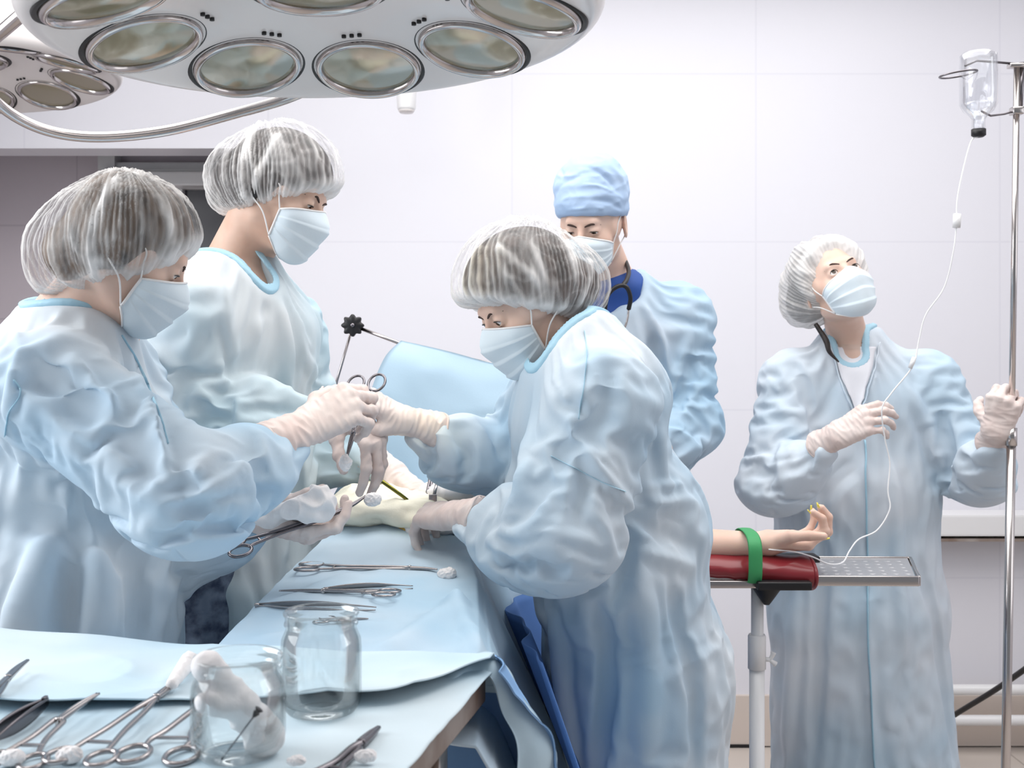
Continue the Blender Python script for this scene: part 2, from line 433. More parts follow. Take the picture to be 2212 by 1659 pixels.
M['brow'] = mat('eyebrow_hair', srgb(62, 44, 38), 0.7)
M['eye_white'] = mat('eye_white', srgb(228, 222, 220), 0.15)
M['iris'] = mat('brown_iris', srgb(82, 66, 52), 0.12)
M['pupil'] = mat('pupil', srgb(8, 8, 8), 0.05)
M['navy'] = mat('royal_blue_scrubs', srgb(38, 76, 150), 0.7)
M['trousers'] = mat('mottled_dark_blue_trousers', srgb(44, 56, 82), 0.7, var=(srgb(124, 136, 156), 30, 6))
M['shoe'] = mat('white_clog', srgb(220, 220, 222), 0.5)
M['gauze'] = mat('white_gauze', srgb(244, 240, 240), 0.8, spec=0.1, bump=(300, 0.4, 0.001))
M['towel'] = mat('cream_surgical_towel', srgb(246, 240, 222), 0.8, spec=0.1, bump=(300, 0.4, 0.001))
M['iodine'] = mat('iodine_painted_skin', srgb(232, 190, 96), 0.5)
M['red'] = mat('red_vinyl', srgb(128, 34, 42), 0.35, coat=0.2)
M['green'] = mat('green_tape', srgb(60, 150, 92), 0.6, bump=(80, 0.3, 0.001))
M['nail'] = mat('yellow_nail_polish', srgb(240, 224, 92), 0.15, coat=0.5)
M['beige'] = mat('beige_enamel', srgb(200, 190, 186), 0.4)
M['edge'] = mat('worn_table_edge', srgb(166, 156, 150), 0.5, var=(srgb(120, 98, 84), 9, 5), metal=0.2)
M['clear'] = mat('clear_plastic_tube', srgb(240, 240, 242), 0.2, spec=0.6)
M['traymetal'] = mat('dull_tray_metal', srgb(206, 204, 206), 0.38, 0.85)
# ------------------------------------------------------------------ anatomy
class Head:
    def __init__(s, c, F, U, sc=1.0):
        s.c = V(c); s.F = nrm(F); s.U = perp(U, s.F); s.R = np.cross(s.F, s.U); s.s = sc
    def w(s, p):                                       # local (right, forward, up) to world
        p = np.atleast_2d(np.asarray(p, float)); q = s.c+s.s*(p[:, :1]*s.R+p[:, 1:2]*s.F+p[:, 2:3]*s.U)
        return q[0] if len(q) == 1 else q
    def l(s, p):
        q = (np.atleast_2d(p)-s.c)/s.s; return np.stack([q@s.R, q@s.F, q@s.U], 1)
    def lift(s, f): return lambda p: f(s.l(p))*s.s
EYE = (0.0315, 0.0765, 0.0)
def skull(eye_open=0.6, ears=True, look_down=0.0, soft=False):
    it = [(ball((0, -.014, .034), (.073, .096, .082)), 0), (ball((0, .030, -.030), (.058, .060, .083)), .03)]
    for s in (1, -1):
        it += [(cone((s*.012, .066, -.100), (s*.046, -.004, -.062), .017, .020), .022),
               (ball((s*.041, .056, -.030), .021), .02), (ball((s*.066, .012, .0), (.012, .03, .03)), .02)]
    it += [(ball((0, .078, -.101), (.017, .014, .013)), .016), (cone((-.032, .078, .021), (.032, .078, .021), .0105, .0105), .016)]
    it += [(cone((0, .088, .004), (0, .112, -.032), .0065, .0100), .012)]
    for s in (1, -1): it += [(ball((s*.011, .100, -.037), (.0085, .010, .0075)), .006)]
    it += [(ball((0, .092, -.066), (.022, .010, .0055)), .008), (ball((0, .091, -.075), (.018, .010, .006)), .006)]
    f = union(*it)
    if soft: return f
    for s in (1, -1): f = cut(f, ball((s*.032, .103, -.001), (.019, .018, .0125)), .012)
    for s in (1, -1):
        lid = ball((s*EYE[0], EYE[1], 0), .0136)
        f = union((f, 0), (lid, .006))
        zc = -.003*look_down*2
        f = cut(f, ball((s*EYE[0], EYE[1]+.0125, zc), (.0128, .010, .0058*eye_open+.0006)), .0012)
    if ears:
        for s in (1, -1):
            a = math.radians(18)
            Me = np.array([[math.cos(a), s*math.sin(a)*-1, 0], [s*math.sin(a), math.cos(a), 0], [0, 0, 1]])
            e = ball((s*.083, -.014, -.008), (.0065, .019, .032), Me)
            e = cut(e, ball((s*.0895, -.010, -.004), (.006, .0115, .021), Me), .004)
            f = union((f, 0), (e, .006))
    return f
def sphere_mesh(c, r, fwd, seg=28, rings=20):
    fwd = nrm(fwd); prof = [(max(1e-5, r*math.sin(t)), r*math.cos(t)) for t in np.linspace(0.0005, math.pi-0.0005, rings)]
    return lathe(prof, c, fwd, seg)
def eyes(par, H, gaze, which=(1, -1)):
    g = nrm(gaze)
    for s in which:
        c = H.w((s*EYE[0], EYE[1], 0)); v, f = sphere_mesh(c, .0123*H.s, g, 28, 26)
        d = (v-c)@g/(.0123*H.s); fm = []
        for q in f:
            m = np.mean([d[i] for i in q]); fm.append(2 if m > .955 else (1 if m > .845 else 0))
        add('eye', v, f, None, par, mats=[M['eye_white'], M['iris'], M['pupil']], fmat=fm, label='eye with brown iris')
def brows(par, H, fh, which=(1, -1), lift_=0.0, mat_=None, thick=1.0):
    for s in which:
        pts = []
        for t, z in ((.011, .0125), (.022, .0170), (.034, .0190), (.048, .0135)):
            o = H.w((s*t, .14, z+lift_)); d = H.w((s*t*.92, 0, z+lift_))-o; L = np.linalg.norm(d); d = d/L
            ts = np.linspace(0, L, 200); q = o+ts[:, None]*d; k = int(np.argmax(fh(q) < 0)); pts.append(q[k])
        v, f = tube(smooth_path(pts, 6), np.array([.0014, .0025, .0020, .0005])*thick*H.s, 8)
        add('eyebrow', v, f, mat_ or M['brow'], par)
def lashes(par, H, zc, opn, which=(1, -1)):
    for s in which:
        pts = []
        for a in np.linspace(-1, 1, 9):
            x = s*EYE[0]+.0118*a; z = zc+.0062*opn*math.sqrt(max(0, 1-a*a))+.0006
            yy = EYE[1]+math.sqrt(max(1e-8, .0138**2-(x-s*EYE[0])**2-z*z)); pts.append(H.w((x, yy+.0006, z)))
        v, f = tube(pts, np.array([.0004, .0010, .0013, .0012, .0005])*H.s, 6)
        add('eyelash', v, f, M['pupil'], par)
def radial(fl, th, ph, c0, r0=.17):
    """outermost surface of the local head field along directions from c0"""
    d = np.stack([np.sin(th)*np.cos(ph), np.cos(th)*np.cos(ph), np.sin(ph)], 1)
    r = np.full(len(th), 0.02); done = np.zeros(len(th), bool)
    for rr in np.linspace(r0, .02, 110):
        m = ~done; v = fl(c0+rr*d[m]) < 0; idx = np.where(m)[0][v]; r[idx] = rr; done[idx] = True
    return r, d
def mask_(par, H, fl, label=None, wmax=66, topc=25, off=.006):
    """pleated three-ply face mask from the bridge of the nose to under the chin, with its ear loops"""
    c0 = V(0, .012, -.045); nu, nv = 61, 45
    u, v = np.meshgrid(np.linspace(-1, 1, nu), np.linspace(0, 1, nv), indexing='ij')
    th = np.radians(wmax)*u*(1+.10*np.cos(math.pi*v)*0)
    top = np.radians(topc-9*u**2-8*np.abs(u)); bot = np.radians(-62+24*u**2)
    ph = top+(bot-top)*v
    r, d = radial(fl, th.ravel(), ph.ravel(), c0); r = r.reshape(nu, nv)
    for _ in range(70):                                # the cloth spans hollows
        g = r.copy()
        g[1:-1] = np.maximum(g[1:-1], .5*(r[:-2]+r[2:])); g[:, 1:-1] = np.maximum(g[:, 1:-1], .5*(r[:, :-2]+r[:, 2:])); r = g
    for _ in range(6):
        g = r.copy(); g[1:-1] = .25*(r[:-2]+r[2:])+.5*r[1:-1]; r = g
        g = r.copy(); g[:, 1:-1] = .25*(r[:, :-2]+r[:, 2:])+.5*r[:, 1:-1]; r = g
    edge = np.minimum(1, 2.2*(1-np.abs(u)))
    belly = .008*np.sin(math.pi*np.clip(v, 0, 1))*edge
    saw = ((v-.24)*5.0) % 1.0; pl = np.where((v > .24) & (v < .84), .0036*(1-saw)**1.5, 0)*edge**.5
    wr = noise(np.stack([u.ravel()*3, v.ravel()*4, u.ravel()*0], 1), 5).reshape(nu, nv)*.0022*edge
    r = r+off+belly+pl+wr
    pts = H.w(c0+r.ravel()[:, None]*d)
    idx = np.arange(nu*nv).reshape(nu, nv)
    fc = np.stack([idx[:-1, :-1], idx[:-1, 1:], idx[1:, 1:], idx[1:, :-1]], -1).reshape(-1, 4)
    n = vnormals(pts, fc); 
    if np.mean(np.sum(n*(pts-H.c), 1)) < 0: fc = fc[:, ::-1]; n = -n
    q = pts-n*.0012; N = nu*nv
    rim = np.concatenate([idx[:, 0], idx[-1, 1:], idx[-2::-1, -1], idx[0, -2:0:-1]]); r2 = np.roll(rim, -1)
    side = np.stack([rim, rim+N, r2+N, r2], -1)
    o = add('face_mask', np.concatenate([pts, q]), np.concatenate([fc, fc[:, ::-1]+N, side]), M['mask'], par, label=label)
    P3 = pts.reshape(nu, nv, 3)
    v1, f1 = tube(P3[::3, 0], .0022*H.s, 6); v2, f2 = tube(P3[::3, -1], .0018*H.s, 6)
    v3, f3 = tube(P3[0, ::3], .0026*H.s, 6); v4, f4 = tube(P3[-1, ::3], .0026*H.s, 6)
    vv, ff = join((v1, f1), (v2, f2), (v3, f3), (v4, f4)); add('mask_binding', vv, ff, M['elastic'], o)
    for s, row in ((1, -1), (-1, 0)):
        e1 = H.w((s*.079, -.008, .022)); e2 = H.w((s*.080, -.020, -.030)); e3 = H.w((s*.078, -.036, -.005))
        a, b = P3[row, 1], P3[row, -2]
        m1 = H.w((s*.0785, .025, .010)); m2 = H.w((s*.073, .012, -.052))
        v, f = tube(smooth_path([a, .5*(a+m1)+.002*H.R*s, m1, e1, e3, e2, m2, b], 6), .0016*H.s, 7)
        add('ear_loop', v, f, M['elastic'], o)
    return o

# ---- hands
def hand_field(wr, fwd, back, thumb_side, curls, spread=(6, 1, -4, -10), thumb=None, sc=1.0, fat=1.0, forearm=None, far=(.030, .036), twist=None):
    """wr wrist centre; fwd to the fingers; back = out of the back of the hand; thumb_side = rough direction of the thumb.
    curls: five tuples of bend degrees at each knuckle for index..little; thumb: three local directions (T,Y,Z)"""
    Y = nrm(fwd); Z = perp(back, Y); T = np.cross(Y, Z)
    if np.dot(T, thumb_side) < 0: T = -T
    W = lambda a: V(wr)+sc*(a[0]*T+a[1]*Y+a[2]*Z)
    kn = [V(.027, .088, 0), V(.007, .093, .003), V(-.013, .088, .001), V(-.031, .079, -.005)]
    ln = [(.043, .026, .022), (.047, .030, .023), (.043, .028, .023), (.034, .021, .020)]
    rad = [.0092, .0094, .0089, .0078]
    it = []; tips = []
    base = [V(.018, .012, -.002), V(.006, .008, 0), V(-.006, .008, 0), V(-.017, .012, -.002)]
    palm = [cone(W(base[i]), W(kn[i]), .0135*sc*fat, .0112*sc*fat) for i in range(4)]
    palm.append(cone(W((.012, .03, -.006)), W((.004, .07, -.006)), .016*sc, .013*sc))
    palm.append(cone(W((-.016, .02, -.010)), W((-.024, .06, -.010)), .014*sc, .011*sc))
    it += [(palm[0], 0)]+[(g, .013*sc) for g in palm[1:]]
    for i in range(4):
        a = math.radians(spread[i]); D = math.cos(a)*V(0, 1, 0)+math.sin(a)*V(1, 0, 0)
        p = kn[i]; ang = 0; pts = [p]
        for k in range(3):
            ang += math.radians(curls[i][k]); d = math.cos(ang)*D-math.sin(ang)*V(0, 0, 1); p = p+ln[i][k]*d; pts.append(p)
        r = rad[i]*fat
        fg = union((cone(W(pts[0]), W(pts[1]), r*1.08*sc, r*.98*sc), 0), (cone(W(pts[1]), W(pts[2]), r*1.0*sc, r*.9*sc), .0035*sc),
                   (cone(W(pts[2]), W(pts[3]), r*.92*sc, r*.74*sc), .003*sc), (ball(W(pts[1]), r*1.06*sc), .003*sc))
        it.append((fg, .0055*sc)); tips.append((W(pts[2]), W(pts[3]), r*.78*sc, d))
    th = thumb or ((.62, .70, -.35), (.35, .90, -.20), (.25, .95, -.05))
    p = V(.020, .020, -.008); tp = [p]
    for k, L in enumerate((.044, .034, .027)): p = p+L*nrm(th[k]); tp.append(p)
    it += [(cone(W(tp[0]), W(tp[1]), .0165*sc*fat, .0125*sc*fat), .012*sc),
           (cone(W(tp[1]), W(tp[2]), .0112*sc*fat, .0102*sc*fat), .006*sc), (cone(W(tp[2]), W(tp[3]), .0102*sc*fat, .0080*sc*fat), .003*sc)]
    tips.append((W(tp[2]), W(tp[3]), .0085*sc, nrm(th[2])))
    if forearm is not None:
        fa = V(forearm); it.append((econe(V(wr)+.01*Y, fa, (far[0]*sc*.92, far[0]*sc*.68), (far[1]*sc, far[1]*sc*.9), T), .016*sc))
    pts = np.array([W(k) for k in kn]+[t[1] for t in tips]+[t[0] for t in tips]+[V(wr)]+([V(forearm)] if forearm is not None else []))
    return union(*it), pts, tips, (T, Y, Z, W)
def bounds(pts, m): return pts.min(0)-m, pts.max(0)+m
def glove(par, wr, fwd, back, tside, curls, elbow, cuff=.075, sc=1.0, label=None, h=.0021, **kw):
    """latex glove over a whole hand, its rolled cuff pulled over the gown's sleeve"""
    wr = V(wr); d = nrm(V(elbow)-wr)
    f, pts, tips, fr = hand_field(wr, fwd, back, tside, curls, sc=sc, forearm=wr+d*cuff, far=(.031, .039), **kw)
    end = wr+d*cuff
    f = inter(f, plane(end, d), .003)
    lo, hi = bounds(pts, .032*sc)
    v, q = surf(f, lo, hi, h)
    n = vnormals(v, q); L = (v-wr)@d
    g = .0011*ridged(np.stack([v@fr[1]*85, v@fr[0]*28, v@fr[2]*28], 1), 7)+.0022*sm(-.01, .03, L)*ridged(np.stack([v@d*42, v@fr[0]*24, v@fr[2]*24], 1), 9)
    v = v+n*g[:, None]
    o = add('glove', v, q, M['glove'], par, label=label)
    r = .0385*sc; N1 = perp(fr[0], d); N2 = np.cross(d, N1)
    ang = np.linspace(0, 2*math.pi, 40, endpoint=False)
    ring = end-d*.001+np.outer(np.cos(ang)*(r*1.0+.0012*np.sin(5*ang)), N1)+np.outer(np.sin(ang)*(r*.91+.001*np.cos(4*ang)), N2)+np.outer(.003*np.sin(3*ang+1), d)
    tv, tf = tube(ring, .0024, 8, closed=True); add('rolled_cuff', tv, tf, M['glove'], o)
    return tips, fr

# ---- garments
def field(p, a, b, reach, axis, fh, fl, amp, seed, sharp=True):
    """creases running across «axis», strongest near the line a-b"""
    T = nrm(axis); U = perp((0.31, 0.2, 0.93) if abs(T[2]) < .8 else (1, .2, .1), T); W = np.cross(T, U)
    q = np.stack([p@T*fh, p@U*fl, p@W*fl], 1)
    q = q+.55*np.stack([noise(p*5.0, seed+3), noise(p*5.0+7, seed+4), noise(p*5.0+13, seed+5)], 1)
    g = ridged(q, seed) if sharp else noise(q, seed)
    d, _ = polydist(p, [V(a), V(b)])
    return amp*g*sm(reach, reach*.45, d)
def facets(p, seed, wl=.10):
    """crumpled-paper relief: flat facets meeting in sharp creases"""
    rs = np.random.RandomState(seed); g = np.zeros(len(p))
    q = p+.045*np.stack([noise(p*6, seed+50), noise(p*6+9, seed+51), noise(p*6+21, seed+52)], 1)
    for i in range(6):
        d = nrm(rs.normal(size=3)); l = wl*rs.uniform(.6, 1.7); x = (q@d)/l+rs.uniform()
        m = .5+.5*noise(p*5+i*13, seed+60+i)
        g += np.abs((x % 1.0)*2-1)*l*m*1.6
    return (g-g.mean())/wl
def binding(par, coat, neck, lo, hi, m, wd=.0065, label=None):
    f = lambda p: np.maximum(np.abs(coat(p)+.000)-.0042, np.abs(neck(p)-.004)-wd)
    v, q = surf(f, lo, hi, .0026, margin=2.2); v = relax(v, q, 2); return add('neck_binding', v, q, m, par, label=label)
def sleeve(E, W, ra, end=.20, rb=.035):
    E = V(E); W = V(W); c = W+(E-W)*end; m = .45*E+.55*c
    return union((cone(E, m, ra, ra*.84), 0), (cone(m, c, ra*.82, rb), .03))
def settle(v, q, f, excess, inner=.020, outer=.016, iters=190, seed=1, pin=None, grav=.00004, stiff=.10, pert=.0035, pf=12.0):
    """let the cloth find its own folds: a sheet cut larger than the body relaxes between an inner and an outer
    limit of the form f under its own weight; excess(mid, dir) says how much too long it is in each direction"""
    e = np.concatenate([q[:, [0, 1]], q[:, [1, 2]], q[:, [2, 3]], q[:, [3, 0]]]); e = np.unique(np.sort(e, 1), axis=0)
    dg = np.concatenate([q[:, [0, 2]], q[:, [1, 3]]])
    nE = len(e); E = np.concatenate([e, dg]); n = len(v)
    d = v[E[:, 1]]-v[E[:, 0]]; L0 = np.linalg.norm(d, axis=1)+1e-9
    rest = L0*(1+excess(.5*(v[E[:, 0]]+v[E[:, 1]]), d/L0[:, None]))
    wt = np.where(np.arange(len(E)) < nE, 1.0, .45)
    I, J = E[:, 0], E[:, 1]
    deg = np.bincount(I, wt, n)+np.bincount(J, wt, n)
    ei, ej = e[:, 0], e[:, 1]; dge = (np.bincount(ei, minlength=n)+np.bincount(ej, minlength=n)).astype(float)
    nn = vnormals(v, q)
    free = np.ones(n) if pin is None else pin(v)
    v0 = v.copy()
    v = v+nn*((pert*noise(v*pf+seed, seed)+pert*.6*noise(v*pf*2.1, seed+1))*free)[:, None]
    vel = np.zeros_like(v)
    def acc(i, j, dx): return np.stack([np.bincount(j, dx[:, k], n)-np.bincount(i, dx[:, k], n) for k in range(3)], 1)
    def lap(x): 
        s = np.stack([np.bincount(ei, x[ej, k], n)+np.bincount(ej, x[ei, k], n) for k in range(3)], 1)
        return s/dge[:, None]-x
    for it in range(iters):
        p = v+vel*.75; p[:, 2] -= grav
        for _ in range(2):
            d = p[J]-p[I]; L = np.linalg.norm(d, axis=1)+1e-9
            c = (wt*(rest-L)/L*.5)[:, None]*d
            p = p+acc(I, J, c)/deg[:, None]*1.6
        l = lap(p); l2 = lap(l); p = p-l2*stiff*1.0          # bending resistance
        if it % 3 == 0:
            s = f(p); h_ = .003
            G = np.stack([f(p+np.eye(3)[k]*h_)-s for k in range(3)], 1)/h_; G = G/(np.linalg.norm(G, axis=1)[:, None]+1e-6)
        else:
            s = s+np.sum((p-pl)*G, 1)
        o = np.where(s > outer, outer-s, np.where(s < -inner, -inner-s, 0)); p = p+(o*.8)[:, None]*G; s = s+o*.8
        pl = p.copy()
        p = v0+(p-v0)*free[:, None] if pin is not None else p
        vel = np.clip(p-v, -.002, .002); v = p
    return relax(v, q, 1, .15)
def garment(par, name, f, lo, hi, h, mat_, fields=(), strokes=(), crumple=.0035, cs=9.0, seed=1, cutf=None, label=None, rel=1, neck=None, fac=.0, sim=None):
    """sim: dict(limbs=[(a, b, reach, excess along the limb, excess around it)], base=(vertical, horizontal excess))"""
    hh = .0080 if sim else h
    v, q = surf(f, lo, hi, hh)
    if rel: v = relax(v, q, rel)
    n = vnormals(v, q); g = np.zeros(len(v))
    if crumple and not sim:
        w_ = .7*np.stack([noise(v*3+5, seed+20), noise(v*3+11, seed+21), noise(v*3+17, seed+22)], 1)
        g += crumple*ridged(v*cs+w_, seed)+crumple*.55*ridged(v*cs*2.3+w_*2, seed+1)+crumple*1.2*noise(v*cs*.4+w_, seed+2)
    if not sim:
        for fd in fields: g += field(v, *fd)
    for st in strokes:
        pts, amp, wd = st[:3]
        if len(pts[0]) == 2: pts = [trace(f, x, y) for x, y in pts]
        pts = smooth_path(pts, 5) if len(pts) > 2 else np.array(pts)
        d, t = polydist(v, pts)
        taper = np.minimum(1, 4.5*np.minimum(t, 1-t)+.25)
        x = d/wd
        prof = np.exp(-x*x) if len(st) < 4 else np.maximum(0, 1-x)**1.4
        g += amp*prof*taper*(1.25 if sim else 1)
    if neck is not None: g *= .15+.85*sm(.004, .05, neck(v))
    v = v+n*g[:, None]
    if sim:
        def excess(m, dr):
            ev, eh = sim['base']; eh = eh*1.2; ex = ev*dr[:, 2]**2+eh*(1-dr[:, 2]**2)
            for a, b, reach, al, ar in sim['limbs']:
                T = nrm(V(b)-V(a)); c = (dr@T)**2; d_, _ = polydist(m, [V(a), V(b)]); w_ = sm(reach, reach*.55, d_)
                ex = ex*(1-w_)+w_*1.25*(al*c+ar*(1-c))
            if neck is not None: ex = ex*sm(.0, .04, neck(m))
            return ex
        pin = None
        if neck is not None: pin = lambda x: .0+sm(.002, .03, neck(x))
        v = settle(v, q, f, excess, sim.get('inner', .020), sim.get('outer', .014), sim.get('iters', 190), seed, pin, stiff=sim.get('stiff', .045), pf=sim.get('pf', 11.0))
    if sim:                                            # the deeper folds are pressed in once more
        n = vnormals(v, q); g = np.zeros(len(v))
        for pts, amp, wd, *_r in strokes:
            if len(pts[0]) == 2: pts = [trace(f, x, y) for x, y in pts]
            d, t = polydist(v, smooth_path(pts, 5)); x = d/wd
            prof = np.exp(-x*x) if not _r else np.maximum(0, 1-x)**1.4
            g += 1.0*amp*prof*np.minimum(1, 4.5*np.minimum(t, 1-t)+.1)
        if neck is not None: g *= sm(.004, .05, neck(v))
        v = v+n*g[:, None]
    if cutf is not None: q = q[~cutf(v[q].mean(1))]
    o = add(name, v, q, mat_, par, label=label)
    if sim:
        md = o.modifiers.new('smooth_cloth', 'SUBSURF'); md.levels = 1; md.render_levels = 1
    return o
def ray_tool(o):
    from mathutils.bvhtree import BVHTree
    base = Vector(tuple(origin_of(o))); me = o.data
    T = BVHTree.FromPolygons([x.co+base for x in me.vertices], [tuple(p.vertices) for p in me.polygons]); eye = Vector((0, 0, CAMZ))
    def hit(px, py, off=.002):
        d = Vector(tuple(nrm(P(px, py, 1.0)-V(0, 0, CAMZ)))); c, n, i, L = T.ray_cast(eye, d)
        if c is None: return None
        if n.dot(d) > 0: n = -n
        return V(*c)+off*V(*n), V(*n)
    return hit
def seam_on(g, pxs, wd=.004, m=None, name='seam', off=.0012, th=.25):
    """a taped seam that follows the finished cloth"""
    hit = ray_tool(g); pp = smooth_path([V(x, y, 0) for x, y in pxs], 14); pts, ns = [], []
    for q in pp:
        h_ = hit(q[0], q[1], off)
        if h_ is not None: pts.append(h_[0]); ns.append(h_[1])
    if len(pts) < 4: return
    pts = np.array(pts)
    for _ in range(2): pts[1:-1] = .25*(pts[:-2]+pts[2:])+.5*pts[1:-1]
    v, f = tube(pts, 1.0, 8, flat=(wd*th, wd), up=np.mean(ns, 0)); return add(name, v, f, m or M['seam'], g)
def patch_on(g, left, right, nu, nv, m, name, off=.003, label=None):
    hit = ray_tool(g); L = smooth_path([V(x, y, 0) for x, y in left], 12); R = smooth_path([V(x, y, 0) for x, y in right], 12); G = np.zeros((nu, nv, 3)); last = None
    for j in range(nv):
        a, b = L[int(round(j/(nv-1)*(len(L)-1)))], R[int(round(j/(nv-1)*(len(R)-1)))]
        for i in range(nu):
            q = a+(b-a)*i/(nu-1); h_ = hit(q[0], q[1], off); last = h_[0] if h_ is not None else last; G[i, j] = last
    for _ in range(2): G[1:-1] = .25*(G[:-2]+G[2:])+.5*G[1:-1]
    idx = np.arange(nu*nv).reshape(nu, nv); f = np.stack([idx[:-1, :-1], idx[:-1, 1:], idx[1:, 1:], idx[1:, :-1]], -1).reshape(-1, 4)
    o = add(name, G.reshape(-1, 3), f, m, g, label=label); md = o.modifiers.new('thickness', 'SOLIDIFY'); md.thickness = .0012; md.offset = 0; return o
def body(par, H, fh, neck_to, coat, mat_, hands=(), legs=(), shoes=True, fine=.0023, lo=None, hi=None, offs=.048, neck_r=.052):
    """one continuous body: head and neck in fine detail, the clothed rest (inside the gown) coarser"""
    nb = V(neck_to); n0 = H.w((0, -.022, -.05))
    neck = cone(n0, nb, neck_r*H.s, neck_r*1.12*H.s)
    trap = ball(nb-V(0, 0, .045), (.10, .10, .06))
    limbs = union(*([(lambda p: coat(p)+offs, .0)]+[(cone(a, b, ra, rb), .02) for a, b, ra, rb in hands]+[(cone(a, b, ra, rb), .03) for a, b, ra, rb in legs]))
    it = [(lambda p: np.where(p[:, 2] > .62, np.maximum(limbs(p), coat(p)+.030), limbs(p)), 0)]
    it += [(neck, .035), (trap, .04), (fh, .022)]
    f = union(*it)
    c = H.c; pts = np.array([H.w((.1, .13, .13)), H.w((-.1, -.13, -.14)), H.w((.1, -.13, .13)), H.w((-.1, .13, -.14)), H.w((-.1, -.13, .13)), H.w((.1, .13, -.14)), nb])
    l1, h1 = pts.min(0)-.015, pts.max(0)+.015
    v1, q1 = surf(f, l1, h1, fine)
    v2, q2 = surf(f, lo, hi, .013)
    cm = v2[q2].mean(1); keep = ~((cm > l1+.012) & (cm < h1-.012)).all(1)
    q2 = q2[keep]
    return add('body', np.concatenate([v1, v2]), np.concatenate([q1, q2+len(v1)]), mat_, par)
def shoes(par, feet, fwd):
    for c in feet:
        c = V(c); d = nrm(V(fwd[0], fwd[1], 0))
        f = union((econe(c+V(0, 0, .035)-d*.07, c+V(0, 0, .03)+d*.14, (.042, .035), (.040, .026), np.cross(d, V(0, 0, 1))), 0), (ball(c+V(0, 0, .06)-d*.04, (.045, .05, .04)), .03))
        f = inter(f, plane(c, (0, 0, -1)), .004)
        v, q = surf(f, c-.22, c+V(.22, .22, .14), .008)
        add('shoe', v, q, M['shoe'], par)
def cap_shell(par, name, f, lo, hi, h, mat_, axis_c, axis, pleats=64, amp=.0011, folds=9, famp=.005, seed=1, strokes=(), weave_lo=0.0, label=None, brim=None):
    """gathered see-through cap: fine pleats run from the brim to the crown, big folds between them"""
    v, q = surf(f, lo, hi, h); v = relax(v, q, 1)
    n = vnormals(v, q); ax = nrm(axis); c = V(axis_c)
    U = perp((0.3, .2, .9) if abs(ax[2]) < .7 else (1, 0, 0), ax); W = np.cross(ax, U); r = v-c
    th = np.arctan2(r@W, r@U); hgt = r@ax
    nz = noise(v*11, seed)*.9+noise(v*26, seed+1)*.35
    big = noise(np.stack([np.cos(th)*folds*.32+hgt*2, np.sin(th)*folds*.32, hgt*6], 1), seed+2)
    rg = 1-np.abs(big)*2.6
    fine = np.sin(th*pleats+nz*6.5+hgt*25)
    patch = sm(-.35, .35, noise(v*9+3, seed+6))        # pleats lie tight in some places and are pulled flat in others
    g = famp*rg+amp*fine*(.35+.9*patch)+.0012*ridged(v*34, seed+7)
    wv = (.02+.22*noise(v*7, seed+3))+.34*np.clip(fine, -.2, 1)*(.25+patch)+.42*np.clip(rg-.62, 0, 1)*2.0+.22*np.clip(ridged(v*30, seed+8)-.35, 0, 1)
    for pts, a, wd in strokes:
        if len(pts[0]) == 2: pts = [trace(f, x, y) for x, y in pts]
        d, t = polydist(v, smooth_path(pts, 6)); e = np.exp(-(d/wd)**2); g += a*e; wv = wv+e*.75
    if brim is not None:
        d = brim(v); wv = wv+.75*np.exp(-(d/.013)**2)
    o = add(name, v+n*g[:, None], q, mat_, par, attrs={'weave': np.clip(wv+weave_lo, 0, 1)}, label=label)
    return o

